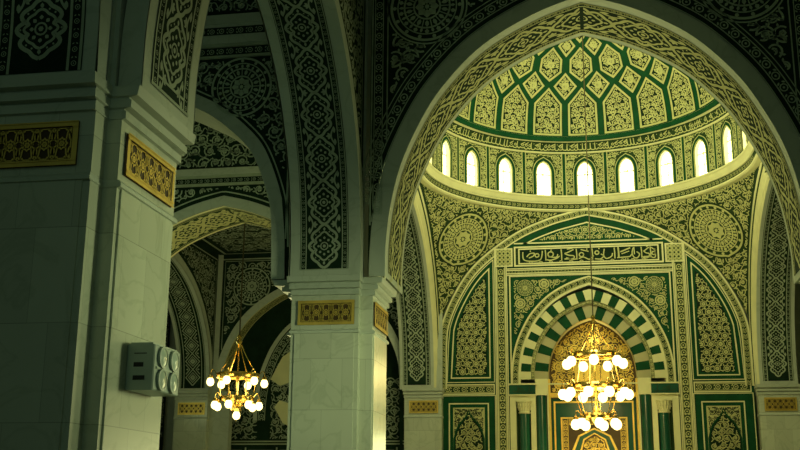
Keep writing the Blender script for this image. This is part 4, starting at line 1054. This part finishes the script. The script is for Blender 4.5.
for sx in (-1, 1):
    bx = lambda M, a, b, y0, y1, z0, z1, m: M.box(min(sx * a, sx * b), max(sx * a, sx * b), y0, y1, z0, z1, m)
    M = MB(); bx(M, 2.02, 2.94, YW - .16, YW + .1, 3.80, 4.14, SERP); bx(M, 1.98, 2.97, YW - .20, YW + .1, 4.14, 4.19, CREAM); bx(M, 1.98, 2.97, YW - .20, YW + .1, 3.76, 3.80, CREAM)
    fs = lambda uv, h, sx=sx: planeY(YW - .16)(np.stack([sx * uv[:, 0], uv[:, 1]], 1), h); script_band(M, fs, 2.1, 2.86, 3.84, 4.10, .012, MOSS, seed=12); M.build('impost', t)
    M = MB(); 
    for a, b in ((2.02, 2.20), (2.72, 2.94)): bx(M, a, b, YW - .12, YW + .1, FLOOR, 3.76, CREAM)
    bx(M, 2.20, 2.72, YW - .12, YW + .1, 3.60, 3.76, CREAM); bx(M, 2.20, 2.72, YW + .06, YW + .12, FLOOR, 3.6, MOSS); M.build('pilaster', t)
    M = MB(); c = (sx * 2.43, YW - .02, 0)
    M.lathe(c, [(.19, FLOOR), (.19, 3.14)], SERP, 20); M.lathe(c, [(.21, FLOOR), (.21, FLOOR + .25), (.19, FLOOR + .3)], CREAM, 20)
    col = M.build('column', t, smooth=True); col['label'] = 'green marble column'
    M = MB(); M.lathe(c, [(.19, 3.12), (.215, 3.14), (.215, 3.18), (.19, 3.2), (.20, 3.3), (.27, 3.56)], CREAM, 20); M.box(c[0] - .28, c[0] + .28, YW - .26, YW + .1, 3.54, 3.6, CREAM)
    for k in range(8):
        a = PI + PI * (k + .5) / 8
        for z, r in ((3.24, .205), (3.38, .235)):
            p = (c[0] + r * math.cos(a), c[1] + r * math.sin(a), z); M.tube([p, (p[0] + .02 * math.cos(a), p[1] + .02 * math.sin(a), z + .10), (p[0] + .06 * math.cos(a), p[1] + .06 * math.sin(a), z + .12)], .022, CREAM, 5)
    M.build('capital', col)
    M = MB(); c = (sx * 1.84, YW + .14, 0); M.lathe(c, [(.20, FLOOR), (.20, 3.80)], SERP, 20); col = M.build('column', t, smooth=True); col['label'] = 'green marble column'
    M = MB(); bx(M, 1.60, 2.03, YW - .06, YW + .3, 3.78, 4.36, CREAM); M.build('capital', col)

# ================================================================== CHANDELIERS
def chandelier(name, label, c, tiers, ztop, group='chandeliers', bulb_r=.15):
    x, y = c; t = thing(name, label, 'chandelier', (x, y, tiers[-1][0] - .6), group)
    M = MB(); zt0 = tiers[0][0]
    M.tube([(x, y, ztop), (x, y, zt0 + 1.2)], .022, ROPE, 6); 
    M.build('hanging_cord', t)
    M = MB(); M.lathe((x, y, zt0 + .85), [(.0, .42), (.04, .40), (.08, .33), (.04, .26), (.10, .20), (.05, .1), (.03, .0)], BRASS, 14)
    M.lathe((x, y, tiers[-1][0]), [(.02, 1.), (.045, .9), (.03, .5), (.06, .3), (.14, .1), (.16, -.05), (.10, -.2), (.03, -.32), (.0, -.4)], BRASS, 14)
    M.tube([(x, y, zt0 + .9), (x, y, tiers[-1][0])], .022, BRASS, 6); M.build('stem', t)
    prev = (.08, zt0 + .95); per = None
    for (z, r, n, a0, up) in tiers:
        M = MB(); a = np.linspace(0, 2 * PI, 48, endpoint=False)
        M.loft([np.stack([x + q * np.cos(a), y + q * np.sin(a), np.full(48, z + h)], 1) for q, h in ((r - .03, -.05), (r + .02, -.07), (r + .045, 0), (r + .02, .07), (r - .03, .05), (r - .03, -.05))], BRASS)
        for k in range(6):
            b = 2 * PI * k / 6; M.tube([(x, y, z + .02), (x + r * math.cos(b), y + r * math.sin(b), z)], .014, BRASS, 5)
            b += .3; t_ = np.linspace(0, 1, 8); rr = prev[0] + (r - prev[0]) * t_; zz = prev[1] + (z - prev[1]) * t_ ** .8
            M.tube(np.stack([x + rr * math.cos(b), y + rr * math.sin(b), zz], 1), .012, BRASS, 5)
        ring = M.build('tier_ring', t)
        prev = (r * .9, z)
        for k in range(n):
            b = a0 + 2 * PI * k / n; u = np.array((math.cos(b), math.sin(b), 0)); p0 = np.array((x, y, z)) + u * r
            if per is None:
                M = MB(); q = np.linspace(0, 1, 10); P = np.stack([.20 * np.sin(q * PI / 2) , np.zeros(10), .16 * np.sin(q * PI)], 1)
                M.tube(P, .014, BRASS, 6); M.lathe((.20, 0, -.07), [(.02, .08), (.06, .06), (.075, -.03)], BRASS, 12)
                arm = M.build('lamp_arm', ring, off=np.zeros(3), local=True)
                M = MB(); br = bulb_r; M.lathe((.20, 0, -.10 - br), [(.06, br * 1.1), (br * .85, br * .6), (br, .0), (br * .85, -br * .6), (br * .5, -br * .95), (.001, -br * 1.1)], BULB, 16)
                g = M.build('lamp_globe', arm, smooth=True, off=np.zeros(3), local=True); g['label'] = 'glowing glass globe'; per = (arm, g)
            else:
                arm = per[0].copy(); COL.objects.link(arm); arm.parent = ring
                g = per[1].copy(); COL.objects.link(g); g.parent = arm
            arm.location = tuple(p0 + (XS, 0, 0) - np.array(t.location)); arm.rotation_euler = (0, 0, b)
    return t
chandelier('chandelier', 'large three-tiered brass chandelier with glowing globes hanging in front of the mihrab', (.10, YC), [(4.48, .68, 7, .2, 0), (3.52, .80, 10, .1, 0), (2.62, .44, 7, .35, 0)], ZB + RS, bulb_r=.15)
chandelier('chandelier', 'smaller two-tiered brass chandelier with glowing globes in the left aisle', (-10.62, 31.5), [(3.72, .62, 6, .45, 0), (3.02, .48, 7, .2, 0), (2.72, .03, 1, -1.2, 0)], 9.32, bulb_r=.115)

XS = 0.
# ================================================================== LAMP BOX on the nearest pillar
xw = NP['cx'] + NP['bL'] + .02; bx0, bx1, by0, by1, bz0, bz1 = xw, xw + .29, 9.95, 10.62, 1.05, 1.50
t = thing('emergency_light', 'grey-green metal box with four round lamps on the side of the large left pillar', 'lamp', (bx0, 10.4, 1.05))
M = MB(); e = .012
rs = []
for x, d in ((bx0, e), (bx0 + .012, 0), (bx1 - .012, 0), (bx1, e)): rs.append([(x, by0 + d, bz0 + d), (x, by1 - d, bz0 + d), (x, by1 - d, bz1 - d), (x, by0 + d, bz1 - d)])
M.loft(rs, BOXM, cap=True); M.build('housing', t)
M = MB(); M.box(bx0 + .03, bx1 - .03, by0 + .02, by1 - .02, bz1 - .005, bz1 + .02, BOXM); M.box(bx1 - .01, bx1 + .012, by0 + .05, by1 - .05, (bz0 + bz1) / 2 - .012, (bz0 + bz1) / 2 + .012, BOXM); M.build('lid', t)
for z, w, q in ((1.30, .10, .022), (1.17, .12, .022), (1.41, .13, .004)):
    M = MB(); M.box(bx0 + .08, bx0 + .08 + w, by0 - .006, by0 + .01, z - q, z + q, BLACKM); M.build('vent_slot', t)
for i, (yy, zz) in enumerate(((10.13, 1.385), (10.43, 1.385), (10.13, 1.165), (10.43, 1.165))):
    M = MB(); M.lathe((bx1, yy, zz), [(.105, 0), (.105, .02), (.11, .022), (.11, .03), (.09, .032)], BOXM, 24, 'x'); o = M.build('lamp_rim', t)
    M = MB(); M.lathe((bx1, yy, zz), [(.095, .024), (.06, .036), (.001, .042)], LENS, 24, 'x'); M.build('lamp_lens', o, smooth=True)

# ================================================================== LIGHT
def lamp(kind, loc, e, col, size=1., rot=None, sy=None, aim=None, spread=None):
    d = bpy.data.lights.new('light', kind); d.energy = e; d.color = col
    if kind == 'AREA':
        d.size = size
        if sy: d.shape = 'RECTANGLE'; d.size_y = sy
        if spread: d.spread = spread
    elif kind in ('POINT', 'SPOT'): d.shadow_soft_size = size
    o = bpy.data.objects.new('light', d); COL.objects.link(o); o.location = loc
    if aim is not None:
        from mathutils import Vector
        o.rotation_euler = (Vector(aim) - Vector(loc)).to_track_quat('-Z', 'Y').to_euler()
    return o
TEAL = (.50, .80, .52); SUNY = (.96, .95, .42); WARM = (1., .80, .30)
# unseen area lights added to brighten mihrab wall, dome, nave arch and inner pillar faces
lamp('AREA', (0, 24.5, 15.0), 900, SUNY, 6., sy=4., aim=(0, 38, 9.5))
lamp('AREA', (0, 31., 9.5), 380, SUNY, 7., sy=5., aim=(0, 35.5, 17))
lamp('AREA', (0, 26.5, .5), 420, SUNY, 8., sy=5., aim=(0, 21.5, 9))
lamp('AREA', (6.6, 24.5, 2.5), 200, SUNY, 2., sy=3., aim=(-4, 20, 1.8))
lamp('AREA', (-6.6, 24.5, 2.5), 120, SUNY, 2., sy=3., aim=(4, 20, 3.))
# added greenish fill from behind the viewer, plus narrow beams onto two left pillars
lamp('AREA', (2., -2.5, 6.), 54, TEAL, 9., sy=6., aim=(-4, 15, 5))
lamp('AREA', (5.5, 12.0, 2.3), 33, (.84, .95, .48), 2., sy=2., aim=(-4.7, 18.7, 2.), spread=math.radians(32))
lamp('AREA', (5.0, 15.0, 2.3), 18, (.84, .95, .48), 2., sy=2., aim=(-4.6, 10.6, 2.2), spread=math.radians(30))
# aisle: area lights added as unseen fill
lamp('AREA', (-10.4, 31.5, 0.5), 100, SUNY, 4., sy=4., aim=(-10.4, 29.5, 9))
lamp('AREA', (-12., 24., 5.), 45, (.7, .9, .5), 3., sy=3., aim=(-11, 39, 5))
lamp('AREA', (-10.5, 11., 2.), 42, TEAL, 3., sy=3., aim=(-7.5, 19, 8.5))
lamp('POINT', (0., YC, 3.9), 170, WARM, .5); lamp('POINT', (-10.62, 31.5, 3.4), 60, WARM, .4)
lamp('POINT', (-16.0, 34.5, 3.6), 25, (.8, .95, .5), .3)  # added point fill for the dark strip beside the far left pillar
# niche
lamp('POINT', (0, YW + .35, 5.9), 14, WARM, .1)
lamp('AREA', (0, YW - 1.6, 1.2), 40, WARM, 1.5, sy=1., aim=(0, YW + .6, 4.2))
w = bpy.data.worlds.new('World'); sc.world = w; w.use_nodes = True
bg = w.node_tree.nodes['Background']; bg.inputs['Color'].default_value = (.30, .50, .36, 1); bg.inputs['Strength'].default_value = .10

cam = bpy.data.cameras.new('Camera'); co = bpy.data.objects.new('Camera', cam); COL.objects.link(co)
from mathutils import Matrix
cam.sensor_width = 36; cam.lens = 1075.8 / 800 * 36; cam.clip_end = 200
yaw, pit, rol = .180, .253, .008
co.matrix_world = Matrix.Rotation(yaw, 4, 'Z') @ Matrix.Rotation(PI / 2 + pit, 4, 'X') @ Matrix.Rotation(rol, 4, 'Z')
sc.camera = co
sc.view_settings.view_transform = 'Standard'; sc.view_settings.look = 'None'; sc.view_settings.exposure = 0.; sc.view_settings.gamma = 1.
sc.cycles.use_denoising = True; sc.cycles.max_bounces = 6; sc.cycles.diffuse_bounces = 3; sc.cycles.glossy_bounces = 3; sc.cycles.caustics_reflective = False; sc.cycles.caustics_refractive = False
sc.cycles.sample_clamp_indirect = 4.
